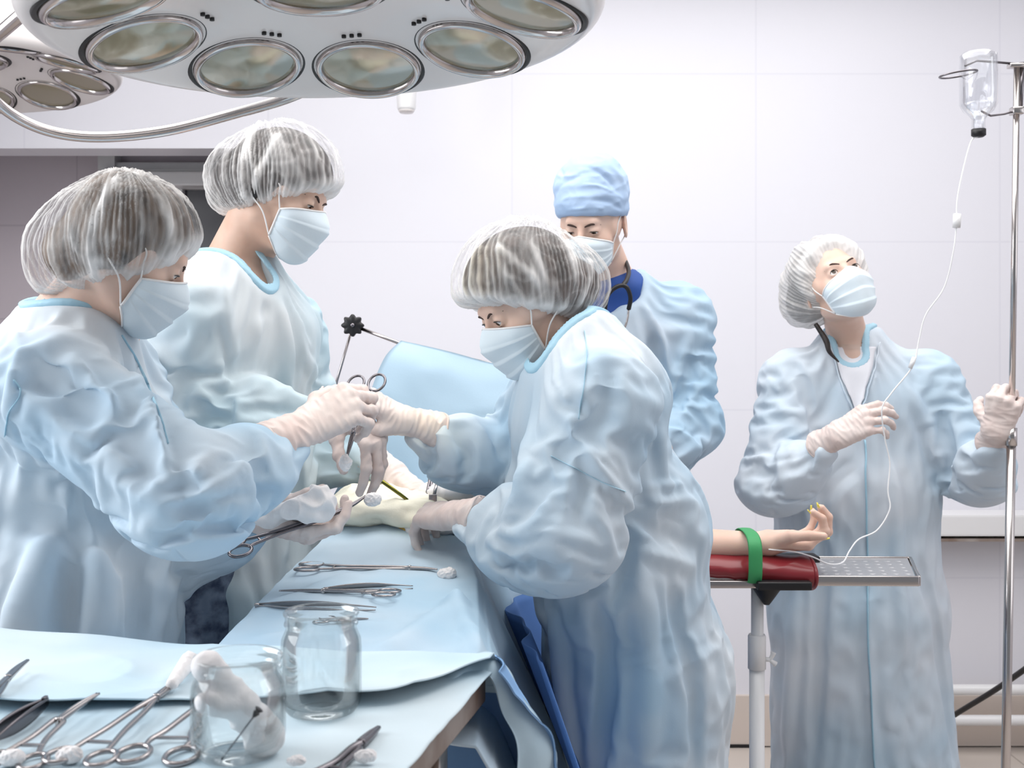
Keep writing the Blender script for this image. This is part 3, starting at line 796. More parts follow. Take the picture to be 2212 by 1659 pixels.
def bouffant(t, H, hairm, capm, bun, bun_r, cap_r=(.092, .110, .086), cap_c=(0, -.020, .044), front=((0, .060, .030), (0, .82, -.57)), low=((0, .02, -.012), (0, .25, -.97)),
             seed=5, strokes=(), label=None, hair_low=None, capbun_k=1.35, pleats=74, famp=.006, extra=(), wlo=0.0, hole=None, hairline=.004, wfront=None, wlow=None):
    """hair mass with a bun, and the gathered see-through cap over it; bun is a world point"""
    Hl = H.lift; bl = H.l(bun)[0]
    hair = union((Hl(ball((0, -.018, .038), (.080, .101, .086))), 0), (Hl(ball((cap_c[0], cap_c[1]-.004, cap_c[2]-.003), np.array(cap_r)*.89)), .02), (Hl(ball(bl, np.array(bun_r)*1.1)), .03))
    fo, fn = V(front[0]), V(front[1]); lo_, ln_ = V(low[0]), V(low[1])
    if wfront is not None: fo, fn = H.l(wfront[0])[0], H.l(V(wfront[0])+V(wfront[1]))[0]-H.l(wfront[0])[0]
    if wlow is not None: lo_, ln_ = H.l(wlow[0])[0], H.l(V(wlow[0])+V(wlow[1]))[0]-H.l(wlow[0])[0]
    if wlow is not None: hair = union((hair, 0), (Hl(ball((0, -.045, -.020), (.076, .062, .062))), .03), (Hl(ball((0, -.018, -.004), (.090, .062, .052))), .02))
    hair = inter(hair, Hl(plane(fo-nrm(fn)*hairline, fn)), .01); hair = inter(hair, Hl(plane(lo_-nrm(ln_)*.006, ln_)), .01)
    pts = np.array([H.w((x, y, z)) for x in (-.13, .13) for y in (-.16, .13) for z in (-.09, .16)]+[V(bun)+V(a, b, c) for a in (-.13, .13) for b in (-.13, .13) for c in (-.13, .13)])
    v, q = surf(hair, pts.min(0)-.01, pts.max(0)+.01, .004); add('hair', v, q, hairm, t)
    cap = union(*([(Hl(ball(cap_c, cap_r)), 0), (Hl(ball(bl, np.array(bun_r)*capbun_k)), .055)]+[(g, .03) for g in extra]))
    c1 = Hl(plane(fo, fn)); c2 = Hl(plane(lo_, ln_))
    cap = inter(inter(cap, c1, .014), c2, .014)
    brim = lambda p: np.minimum(np.abs(c1(p))+np.maximum(0, c2(p)), np.abs(c2(p)))
    return cap_shell(t, 'bouffant_cap', cap, pts.min(0)-.03, pts.max(0)+.03, .0029, capm, H.w((0, -.03, .0)), H.U*.85-H.F*.4, pleats, .0013, 10, famp, seed, strokes=strokes, brim=brim, label=label, weave_lo=wlo)
# ------------------------------------------------------------------ the room
WY = 4.10
def slab(name, lo, hi, m, kind='structure', par=None):
    lo = V(lo); hi = V(hi); v, f = box((lo+hi)/2, hi-lo); o = add(name, v, f, m, par, smooth=False)
    if kind and par is None: o['kind'] = kind
    return o
AX = P(560, 0, WY)[0]; AZ = 2.205                     # the alcove opening on the left: its right jamb and its lintel
slab('floor', (-3.0, -1.2, -.1), (3.2, 5.7, 0), M['floor'])
slab('ceiling', (-3.0, -1.2, 3.1), (3.2, 5.7, 3.2), M['ceiling'])
slab('wall_back', (AX, WY, 0), (3.2, WY+.15, 3.1), M['wall'])
slab('wall_lintel', (-2.8, WY, AZ), (AX, WY+.15, 3.1), M['wall'])
slab('wall_left', (-3.0, -1.2, 0), (-2.8, 5.55, 3.1), M['wall'])
slab('wall_right', (3.2, -1.2, 0), (3.4, WY+.15, 3.1), M['wall'])
slab('wall_alcove', (-2.8, 4.75, 0), (AX+.1, 4.9, 3.1), M['wall_grey'])
slab('wall_alcove_side', (AX, WY+.15, 0), (AX+.1, 4.75, 3.1), M['wall_grey'])
# window in the alcove: white frame, dark pane, two pale rails above it
w = thing('window_1', (AX-.3, 4.70, 1.2), None, None); w['kind'] = 'structure'
xa, xb = P(385, 0, 4.7)[0], AX-.01
zt, zb = P(0, 408, 4.7)[2], .95
v, f = join(box(((xa+xb)/2, 4.72, zt+.012), (xb-xa, .06, .024), bev=.004), box(((xa+xb)/2, 4.72, zb), (xb-xa, .06, .07), bev=.006),
            box((xa+.01, 4.72, (zt+zb)/2), (.02, .06, zt-zb), bev=.006), box((xb-.03, 4.72, (zt+zb)/2), (.05, .06, zt-zb), bev=.006))
add('window_frame', v, f, M['white'], w, smooth=False)
v, f = box(((xa+xb)/2, 4.735, (zt+zb)/2), (xb-xa-.02, .012, zt-zb)); add('window_pane', v, f, M['dark'], w, smooth=False)
xl = P(232, 0, 4.7)[0]
v, f = join(box(((xl+xb)/2, 4.68, P(0, 392, 4.7)[2]), (xb-xl, .12, .06), bev=.008), box(((xl+xb)/2, 4.71, P(0, 362, 4.7)[2]), (xb-xl, .06, .04), bev=.008))
add('blind_box', v, f, M['white'], w, smooth=False)
xc = P(218, 0, 4.6)[0]
slab('trim_1', (xc-.035, 4.66, 0), (xc+.035, 4.75, 3.1), M['white'])
slab('baseboard_back', (AX, WY-.018, 0.006), (3.2, WY, .19), M['skirt'])
slab('trim_2', (AX, WY-.022, -.001), (P(1625, 0, WY)[0], WY, .012), M['black'])
# heating pipes and rail at the right
def pipe(name, pts, r, m, label, cat, parts=None):
    v, f = tube(pts, r, 16); o = add(name, v, f, m); tag(o, label, cat); return o
for pyy, lab in ((1490, 'upper of two white heating pipes along the foot of the wall'), (1556, 'lower of two white heating pipes along the foot of the wall')):
    a = P(1900, pyy, WY-.10); b = P(2600, pyy, WY-.10)
    t = thing('heating_pipe', a, lab, 'pipe', 'white heating pipes low on the back wall')
    v, f = tube([a, b], .019, 18); add('pipe_run', v, f, M['white'], t)
    for x in (a[0]+.08, b[0]-.1):
        v, f = join(tube([(x, WY, a[2]), (x, WY-.10, a[2])], .008, 10), tube(np.array([[x, WY-.10, a[2]]])+.024*np.array([[0, math.cos(k), math.sin(k)] for k in np.linspace(0, 2*math.pi, 16, endpoint=False)]), .005, 8, closed=True))
        add('pipe_bracket', v, f, M['white'], t)
a = P(1930, 1112, WY-.14); b = P(2600, 1165, WY-.14)
t = thing('wall_shelf', ((a[0]+b[0])/2, WY, b[2]), 'white wall shelf with dark underside edge behind the drip stand', 'shelf')
v, f = box(((a[0]+b[0])/2, WY-.07, (a[2]+b[2])/2+.005), (b[0]-a[0], .14, a[2]-b[2]-.01), bev=.008); add('shelf_board', v, f, M['white'], t, smooth=False)
v, f = box(((a[0]+b[0])/2, WY-.07, b[2]-.004), (b[0]-a[0]-.01, .13, .010)); add('under_rail', v, f, M['edge'], t, smooth=False)
# hose leaning beside the wall, bottom right, and the black foot near the drip stand
v, f = tube(smooth_path([V(1.35, 4.02, .012), P(2010, 1575, 3.95), P(2080, 1533, 3.75), P(2150, 1490, 3.6), P(2212, 1447, 3.45), P(2300, 1385, 3.3), P(2480, 1330, 3.4), V(2.25, 3.7, .72), V(2.45, 4.08, .8)], 6), .009, 10)
tag(add('hose', v, f, M['black']), 'thin black hose slanting up behind the foot of the drip stand', 'hose')
# white wall bracket seen under the surgical lamp
t = thing('ceiling_fixture', P(878, 60, 3.7), 'white cylindrical fixture hanging beyond the large surgical lamp', 'fixture')
c = P(878, 0, 3.7); z1 = P(0, 240, 3.7)[2]
v, f = lathe([(.001, z1), (.026, z1), (.031, z1+.01), (.036, z1+.12), (.04, z1+.5), (.04, 3.1), (.001, 3.1)], (c[0], c[1], 0), seg=28); add('fixture_tube', v, f, M['white'], t)
v, f = lathe([(.001, z1-.006), (.022, z1-.006), (.027, z1), (.027, z1+.006), (.001, z1+.006)], (c[0], c[1], 0), seg=28); add('end_cap', v, f, M['lampwhite'], t)
# ------------------------------------------------------------------ surgical lamps
def lamp(root_name, c, label, roll=3.0, rot=0.0, first=True):
    c = V(c); Mr = np.array(Matrix.Rotation(math.radians(roll), 3, 'Y')).T@np.eye(3)   # slight sideways roll
    ax = nrm(V(math.sin(math.radians(-roll)), 0, math.cos(math.radians(roll))))
    t = thing(root_name, c, label, 'lamp', 'round multi-lens surgical lamps under the ceiling')
    R = .385
    prof = [(.001, .0), (.08, -.003), (.16, -.013), (.24, -.029), (.31, -.048), (.350, -.060), (.368, -.061), (.381, -.050), (R, -.03), (.383, .0), (.35, .045), (.26, .095), (.14, .12), (.001, .125)]
    pp = smooth_path([V(r, 0, z) for r, z in prof], 5); v, f = lathe([(max(.001, q[0]), q[2]) for q in pp], c, ax, 96, ref=(1, 0, 0))
    add('housing', v, f, M['lampwhite'], t)
    U = perp((1, 0, 0), ax); W = np.cross(ax, U)           # W points away from the camera
    def pod(cx, n, r):
        n = nrm(n); cc = cx
        rv, rf = lathe([(r*.90, .004), (r*.93, .011), (r*.99, .013), (r*1.04, .009), (r*1.06, .0), (r*1.06, -.01), (r*.90, -.01), (r*.88, .002)], cc, n, 56)
        ring = add('lens_ring', rv, rf, M['chrome'], t)
        kv, kf = lathe([(r*1.06, .004), (r*1.11, .006), (r*1.15, .004), (r*1.16, -.012), (r*1.06, -.012)], cc, n, 56); add('gasket', kv, kf, M['black'], ring)
        rp = [(r*.89*math.cos(a)+.0005, .004-.05*math.sin(a)) for a in np.linspace(0, math.pi/2, 14)]
        bv, bf = lathe(rp, cc, n, 48); add('reflector', bv, bf, M['reflector'], ring)
        gv, gf = lathe([(.0005, .010), (r*.3, .0095), (r*.6, .0075), (r*.90, .004)], cc, n, 48); add('lens', gv, gf, M['lens'], ring)
        uv, uf = lathe([(.0005, .000), (.010, -.002), (.014, -.014), (.012, -.05), (.0005, -.05)], cc, n, 24); add('bulb', uv, uf, M['dsteel'], ring)
    rho = .275
    for k in range(9):
        a = math.radians(6+40*k+rot); d = math.sin(a)*U+math.cos(a)*W
        cc = c+rho*d-ax*.037; n = -ax*math.cos(math.radians(16))-d*math.sin(math.radians(16))
        pod(cc, n, .079)
        if k < 4 or k > 6:
            for j in (-1, 0, 1):                          # three screw holes on the inner side of each lens
                e = c+(rho-.103)*d+np.cross(ax, d)*.012*j-ax*.012
                hv, hf = lathe([(.0005, -.003), (.0035, -.003), (.0035, .004), (.0005, .004)], e-ax*.004, ax, 10); add('screw_hole', hv, hf, M['black'], t)
    pod(c-ax*.001, -ax, .085)
    return t, ax, U, W
LC = V((690-CX)/FPX*1.5, 1.5, 1.925)
t, ax, U, W = lamp('surgical_lamp', LC, 'large white surgical lamp with chrome-ringed lenses over the table')
# chrome yoke bar: leaves the far side of the housing, sweeps round on the left and returns above
yk = [P(800, 118, 1.95), P(725, 165, 2.0), P(620, 212, 2.02), P(500, 247, 2.04), P(360, 282, 2.03), P(220, 296, 2.0), P(110, 284, 1.96), P(20, 243, 1.9), P(-45, 175, 1.82), P(-38, 112, 1.74), P(20, 55, 1.66), P(95, -5, 1.6), P(200, -80, 1.55), LC+V(-.30, -.02, .16), LC+V(-.12, 0, .20), LC+V(0, .0, .16)]
v, f = tube(smooth_path(yk, 8), .0098, 16); yo = add('yoke_bar', v, f, M['chrome'], t)
v, f = lathe([(.02, 2.02), (.07, 2.03), (.07, 2.10), (.035, 2.13), (.03, 3.1), (.001, 3.1)], (LC[0], LC[1], 0), seg=32); add('ceiling_stem', v, f, M['lampwhite'], t)
v, f = tube(smooth_path([P(800, 118, 1.95), LC+V(.12, .30, .14), LC+V(.05, .12, .19)], 6), .0098, 14); add('yoke_stub', v, f, M['chrome'], t)
L2 = V(P(-60, 0, 3.0)[0], 3.0, 2.235)
t2, ax, U, W = lamp('surgical_lamp', L2, 'second surgical lamp, smaller in view, behind the chrome bar beside the grey alcove', roll=4, rot=14)
v, f = lathe([(.02, 2.33), (.07, 2.34), (.07, 2.42), (.035, 2.45), (.03, 3.1), (.001, 3.1)], (L2[0], L2[1], 0), seg=32); add('ceiling_stem', v, f, M['lampwhite'], t2)

# the lamp's own light falling on the wound
d = bpy.data.lights.new('surgical_lamp_beam', 'AREA'); d.shape = 'DISK'; d.size = .42; d.energy = .6; d.color = (1, .97, .90); d.spread = math.radians(75)
o = bpy.data.objects.new('surgical_lamp_beam', d); COL.objects.link(o); o.location = tuple(LC-V(0, 0, .085))
tgt = P(900, 1150, 2.15)-(LC-V(0, 0, .085)); o.rotation_euler = Vector(tuple(tgt)).to_track_quat('-Z', 'Y').to_euler()
d = bpy.data.lights.new('surgical_lamp_spot', 'SPOT'); d.spot_size = math.radians(17); d.spot_blend = .9; d.energy = 10; d.color = (1, .86, .45); d.shadow_soft_size = .06
o = bpy.data.objects.new('surgical_lamp_spot', d); COL.objects.link(o); sp = V(LC[0]+.22, 1.78, 1.84); o.location = tuple(sp)
o.rotation_euler = Vector(tuple(P(890, 1085, 2.24)-sp)).to_track_quat('-Z', 'Y').to_euler()
# ------------------------------------------------------------------ person A: woman at the left of the patient, bent over, seen from behind her right shoulder
def hand_root(par): return par
def personA():
    H = Head(P(283, 540, 1.80), (.82, .26, -.50), (.50, .12, .86), .95)
    t = thing('person', (-.66, 1.86, 0), 'woman in pale blue gown bending in from the left, holding scissors-like clamp and gauze', 'person', 'surgical team around the operating table')
    fh = H.lift(skull(.55, False, .5)); nb = P(165, 668, 1.84)
    S1, E1, W1 = P(118, 815, 1.67), P(418, 1045, 1.60), P(655, 925, 1.78)
    S2, E2, W2 = P(235, 800, 1.95), P(415, 1140, 1.94), P(552, 1125, 1.85)
    R = V(.25, 1, 0)
    coat = union((econe(P(155, 800, 1.85), P(170, 980, 1.86), (.16, .12), (.165, .135), R), 0),
                 (econe(P(170, 980, 1.86), P(165, 1240, 1.84), (.165, .14), (.17, .155), R), .04),
                 (econe(P(165, 1240, 1.84), P(165, 1240, 1.84)-V(0, 0, .72), (.17, .155), (.19, .21), R), .05),
                 (econe(P(165, 735, 1.84), P(155, 800, 1.85), (.075, .07), (.15, .11), R), .06),
                 (cone(P(60, 760, 1.88), P(60, 980, 1.90), .075, .09), .05),
                 (cone(P(170, 775, 1.78), S1, .075, .085), .05), (cone(P(190, 770, 1.9), S2, .075, .075), .05),
                 (cone(S1, E1, .088, .088), .045), (sleeve(E1, W1, .082), .035),
                 (ball(P(390, 1085, 1.62), (.07, .07, .045)), .05),
                 (cone(S2, E2, .08, .078), .04), (sleeve(E2, W2, .076), .03))
    neckhole = cone(P(120, 640, 1.83)+V(0, 0, .06), P(185, 706, 1.82), .080, .056)
    lo, hi = V(-1.02, 1.42, .40), V(-.22, 2.2, 1.55)
    ST = [([(20, 850), (110, 905), (210, 960), (300, 1020), (380, 1070)], .010, .012, 1),
          ([(55, 745), (120, 800), (170, 845), (215, 880)], -.022, .016),
          ([(215, 880), (285, 920), (350, 990)], -.012, .014),
          ([(355, 1035), (420, 1020), (500, 985), (575, 935)], .011, .014, 1),
          ([(372, 985), (400, 1030), (440, 1060)], -.016, .014),
          ([(590, 1050), (500, 1052), (400, 1078), (320, 1092)], .013, .012, 1),
          ([(585, 1085), (480, 1100), (370, 1120), (250, 1110)], -.012, .018),
          ([(40, 1010), (140, 1060), (260, 1105), (370, 1150)], .010, .014, 1),
          ([(545, 950), (560, 1000), (590, 1035)], -.012, .014), ([(500, 965), (530, 1010), (560, 1060)], .008, .01, 1),
          ([(20, 1080), (110, 1110), (220, 1150), (330, 1190)], -.014, .018),
          ([(200, 1130), (215, 1250), (205, 1370)], .014, .018), ([(120, 1130), (60, 1260), (30, 1370)], .016, .02),
          ([(280, 1190), (300, 1290), (285, 1380)], -.012, .02), ([(150, 1180), (140, 1300), (130, 1380)], -.012, .02),
          ([(255, 720), (300, 800), (340, 900), (365, 980)], .010, .010, 1), ([(150, 720), (210, 800), (260, 890)], .008, .012, 1),
          ([(30, 690), (40, 760), (20, 850)], .009, .014, 1), ([(60, 860), (50, 950), (40, 1040)], .006, .01, 1)]
    sl = nrm(E1-S1)
    FD = [(S1, E1, .19, sl+.5*V(0, 0, 1), 9, 3.5, .0075, 31), (E1, W1, .12, W1-E1, 24, 9, .0050, 33), (E1, E1+.01, .16, V(.3, .2, 1), 16, 5, .006, 34),
          (P(165, 1150, 1.84), P(165, 1600, 1.84), .3, V(1, .3, 0), 10, 1.6, .010, 35), (E2, W2, .13, W2-E2, 22, 8, .005, 36)]
    g = garment(t, 'gown', cut(coat, neckhole, .012), lo, hi, .0052, M['gown'], FD, ST, .0030, 8, 3, neck=neckhole, sim=dict(base=(.02, .07), limbs=[(S1, E1, .15, .10, .05), (E1, W1, .11, .14, .04), (S2, E2, .14, .12, .05), (E2, W2, .11, .14, .04)]))
    col = smooth_path([P(62, 640, 1.86), P(52, 668, 1.80), P(90, 672, 1.75), P(170, 682, 1.74), P(235, 706, 1.79), P(262, 722, 1.85), P(235, 702, 1.93), P(150, 660, 1.95), P(85, 636, 1.92)], 6, closed=True)
    legs = [(P(165, 1240, 1.84)+dx, V(-.66+dx[0], 1.84+dx[1], .09), .09, .045) for dx in (V(0, -.09, 0), V(0, .09, 0))]
    body(t, H, fh, nb, coat, M['skin'], [(E1, W1, .04, .026), (S1, E1, .045, .04), (E2, W2, .04, .026)], legs, lo=V(-1.0, 1.5, .0), hi=V(-.2, 2.15, 1.6))
    shoes(t, [(-.66, 1.78, 0), (-.66, 1.96, 0)], (1, .2))
    seam_on(g, [(30, 820), (45, 850), (20, 890), (12, 940)], .003)
    seam_on(g, [(262, 724), (300, 790), (345, 900), (362, 960)], .0022)
    binding(g, coat, neckhole, V(-.95, 1.6, 1.40), V(-.5, 2.1, 1.62), M['seam'])
    eyes(t, H, H.F*.9+H.U*-.35, (1, -1)); brows(t, H, fh); lashes(t, H, -.003, .55)
    mask_(t, H, skull(soft=True), 'pale blue pleated face mask')
    bouffant(t, H, M['hair_blond'], M['cap'], P(180, 553, 1.80), (.062, .062, .052), wfront=(P(388, 540, 1.75), V(.60, .10, -.80)), wlow=(P(250, 606, 1.75), V(.14, 0, -.99)), cap_c=(0, -.012, .040), cap_r=(.098, .108, .086),
             seed=5, strokes=[([(250, 395), (205, 480), (205, 590)], .004, .009), ([(290, 375), (360, 470), (360, 560)], .004, .008), ([(215, 560), (300, 600), (370, 560)], .003, .008)], label='white see-through cap over a large bun', capbun_k=1.5, extra=[ball(P(122, 578, 1.80), .042), H.lift(ball((0, -.04, -.005), (.098, .095, .07)))])
    # hands: right one hands over the clamp
    tr, fr = glove(t, W1, P(748, 872, 1.80)-W1, V(-.12, -.85, .55), V(.1, .2, 1), [(46, 62, 35), (50, 62, 38), (55, 60, 38), (60, 58, 35)], E1, cuff=.085,
          spread=(3, 0, -3, -6), thumb=((.75, .55, -.35), (.30, .85, -.45), (.05, .9, -.45)), label='latex glove with wide rolled cuff')
    tl, fl = glove(t, W2, P(640, 1150, 1.86)-W2, V(.05, -.35, -1), V(.3, -1, .3), [(25, 40, 25), (35, 45, 25), (42, 48, 25), (48, 45, 25)], E2, cuff=.06,
          thumb=((.7, .5, -.6), (.2, .8, -.6), (-.05, .8, -.6)))
    return t
personA()
# ------------------------------------------------------------------ person B: tall man across, behind the woman on the left
def personB():
    Y0 = 2.22
    H = Head(P(604, 420, Y0), (.90, -.16, -.36), (.34, .05, .92), .96)
    t = thing('person', (-.5, 2.27, 0), 'tall man in pale gown behind the left woman, dark hair showing through his cap', 'person', 'surgical team around the operating table')
    fh = H.lift(skull(.30, False, .9)); nb = P(505, 585, 2.26)
    S1, E1, W1 = P(440, 665, 2.12), P(405, 880, 2.09), P(752, 878, 2.05)
    S2, E2, W2 = P(600, 690, 2.40), P(670, 930, 2.46), P(842, 1012, 2.36)
    R = V(.1, 1, 0)
    coat = union((econe(P(535, 700, 2.26), P(540, 950, 2.32), (.17, .125), (.165, .125), R), 0),
                 (econe(P(540, 950, 2.32), P(540, 1230, 2.32), (.165, .125), (.17, .15), R), .05),
                 (econe(P(540, 1230, 2.32), P(540, 1230, 2.32)-V(0, 0, .5), (.17, .15), (.18, .18), R), .05),
                 (econe(P(515, 600, 2.26), P(535, 700, 2.26), (.09, .08), (.165, .12), R), .06),
                 (cone(P(480, 640, 2.2), S1, .085, .095), .05), (cone(P(560, 660, 2.34), S2, .08, .08), .05),
                 (cone(S1, E1, .098, .092), .05), (sleeve(E1, W1, .09, .2), .04),
                 (cone(S2, E2, .085, .08), .05), (sleeve(E2, W2, .082), .04), (ball(E2-V(0, 0, .03), .08), .04))
    neckhole = union((cone(P(468, 545, 2.2), P(536, 606, 2.16), .062, .050), .0), (cone(nb+V(0, 0, .09), nb-V(0, 0, .03), .068, .06), .02))
    lo, hi = V(-.95, 1.85, .45), V(.05, 2.62, 1.66)
    ST = [([(560, 590), (575, 680), (590, 800)], -.010, .012), ([(545, 600), (560, 700), (565, 800)], .009, .014), ([(600, 640), (620, 720), (625, 800)], .007, .014),
          ([(470, 560), (485, 640), (500, 720), (520, 790)], .009, .013, 1), ([(455, 700), (470, 760), (500, 800)], .008, .012, 1),
          ([(380, 830), (470, 790), (580, 800), (700, 845)], .009, .012, 1), ([(380, 900), (460, 870), (560, 850), (660, 850)], -.008, .012),
          ([(440, 760), (400, 800), (380, 840)], -.010, .014), ([(420, 800), (480, 850), (560, 880)], .007, .012, 1), ([(640, 880), (700, 900), (760, 905)], .006, .01, 1),
          ([(640, 660), (660, 740), (690, 800)], .008, .012, 1), ([(690, 960), (760, 1000), (800, 1040)], -.010, .012),
          ([(600, 1000), (610, 1100), (600, 1200)], .010, .014), ([(640, 1000), (650, 1100), (640, 1200)], -.01, .016)]
    FD = [(S1, E1, .2, V(.5, .1, .8), 11, 4, .0085, 41), (E1, W1, .13, W1-E1, 22, 8, .0050, 43), (P(560, 640, 2.14), P(600, 900, 2.14), .2, V(1, .2, 0), 13, 2.0, .0060, 44),
          (P(540, 1100, 2.32), P(540, 1400, 2.32), .3, V(1, .3, 0), 12, 1.6, .010, 45), (E2, W2, .16, W2-E2, 16, 7, .006, 46)]
    hemP = P(430, 1215, 2.2); hemn = nrm(V(.35, 0, -.93))
    g = garment(t, 'gown', cut(coat, neckhole, .012), lo, hi, .0056, M['gown_b'], FD, ST, .0030, 8, 13, neck=neckhole, sim=dict(base=(.02, .07), limbs=[(S1, E1, .16, .12, .04), (E1, W1, .13, .13, .04), (S2, E2, .14, .12, .05), (E2, W2, .13, .14, .04)]), cutf=lambda c: (c[:, 0] < P(505, 0, 2.2)[0]) & ((c-hemP)@V(.0, 0, -1) > 0.0))
    binding(g, coat, neckhole, V(-.75, 1.95, 1.42), V(-.35, 2.45, 1.72), M['seam'])
    v, q = surf(union((econe(P(455, 1180, 2.26), P(455, 1180, 2.26)-V(0, 0, .95), (.15, .12), (.15, .12), R), 0)), V(-.85, 2.0, .08), V(-.4, 2.5, 1.2), .008)
    n = vnormals(v, q); v = v+n*(.006*ridged(v*np.array([12, 12, 4]), 3))[:, None]; add('trousers', v, q, M['trousers'], t, label='mottled dark blue trousers showing below the gown')
    legs = [(P(470, 1230, 2.27)+dx, V(-.60+dx[0], 2.27+dx[1], .09), .07, .045) for dx in (V(0, -.06, 0), V(0, .06, 0))]
    body(t, H, fh, nb, coat, M['skin_m'], [(E1, W1, .04, .028), (S1, E1, .05, .045), (E2, W2, .04, .028)], legs, lo=V(-.95, 1.85, 0), hi=V(.05, 2.62, 1.75), neck_r=.060)
    shoes(t, [(-.60, 2.19, 0), (-.60, 2.35, 0)], (1, 0))
    eyes(t, H, H.F*.8+H.U*-.6); brows(t, H, fh, thick=1.15); lashes(t, H, -.0045, .25)
    mask_(t, H, skull(soft=True), 'pale blue pleated face mask', off=.007)
    bouffant(t, H, M['hair_dark'], M['cap'], P(520, 385, 2.25), (.05, .05, .045), wfront=(P(668, 408, 2.15), V(.27, -.05, -.96)), wlow=(P(520, 448, 2.15), V(.06, 0, -1)), cap_r=(.094, .120, .108), cap_c=(0, -.006, .044), seed=15,
             strokes=[([(560, 265), (535, 330), (530, 420)], .004, .009), ([(600, 300), (560, 370), (545, 430)], .003, .007)], capbun_k=1.45, label='white see-through cap over dark hair', extra=[ball(P(497, 415, 2.26), .040), H.lift(ball((0, -.05, .0), (.094, .085, .07)))])
    glove(t, W1, P(795, 935, 2.03)-W1, V(.80, -.55, .5), V(-.8, -.5, -.2), [(40, 18, 10), (38, 22, 12), (42, 24, 12), (48, 28, 15)], E1, cuff=.05,
          spread=(8, 2, -4, -9), thumb=((.7, .6, -.4), (.3, .9, -.35), (.1, .95, -.3)), label='latex glove in the shade')
    glove(t, W2, P(905, 1062, 2.32)-W2, V(.3, -.2, .9), V(-.1, -.95, .1), [(50, 55, 30), (55, 60, 30), (60, 60, 30), (60, 60, 30)], E2, cuff=.055, thumb=((.6, .7, -.4), (.1, .9, -.5), (-.2, .85, -.5)))
    return t
personB()

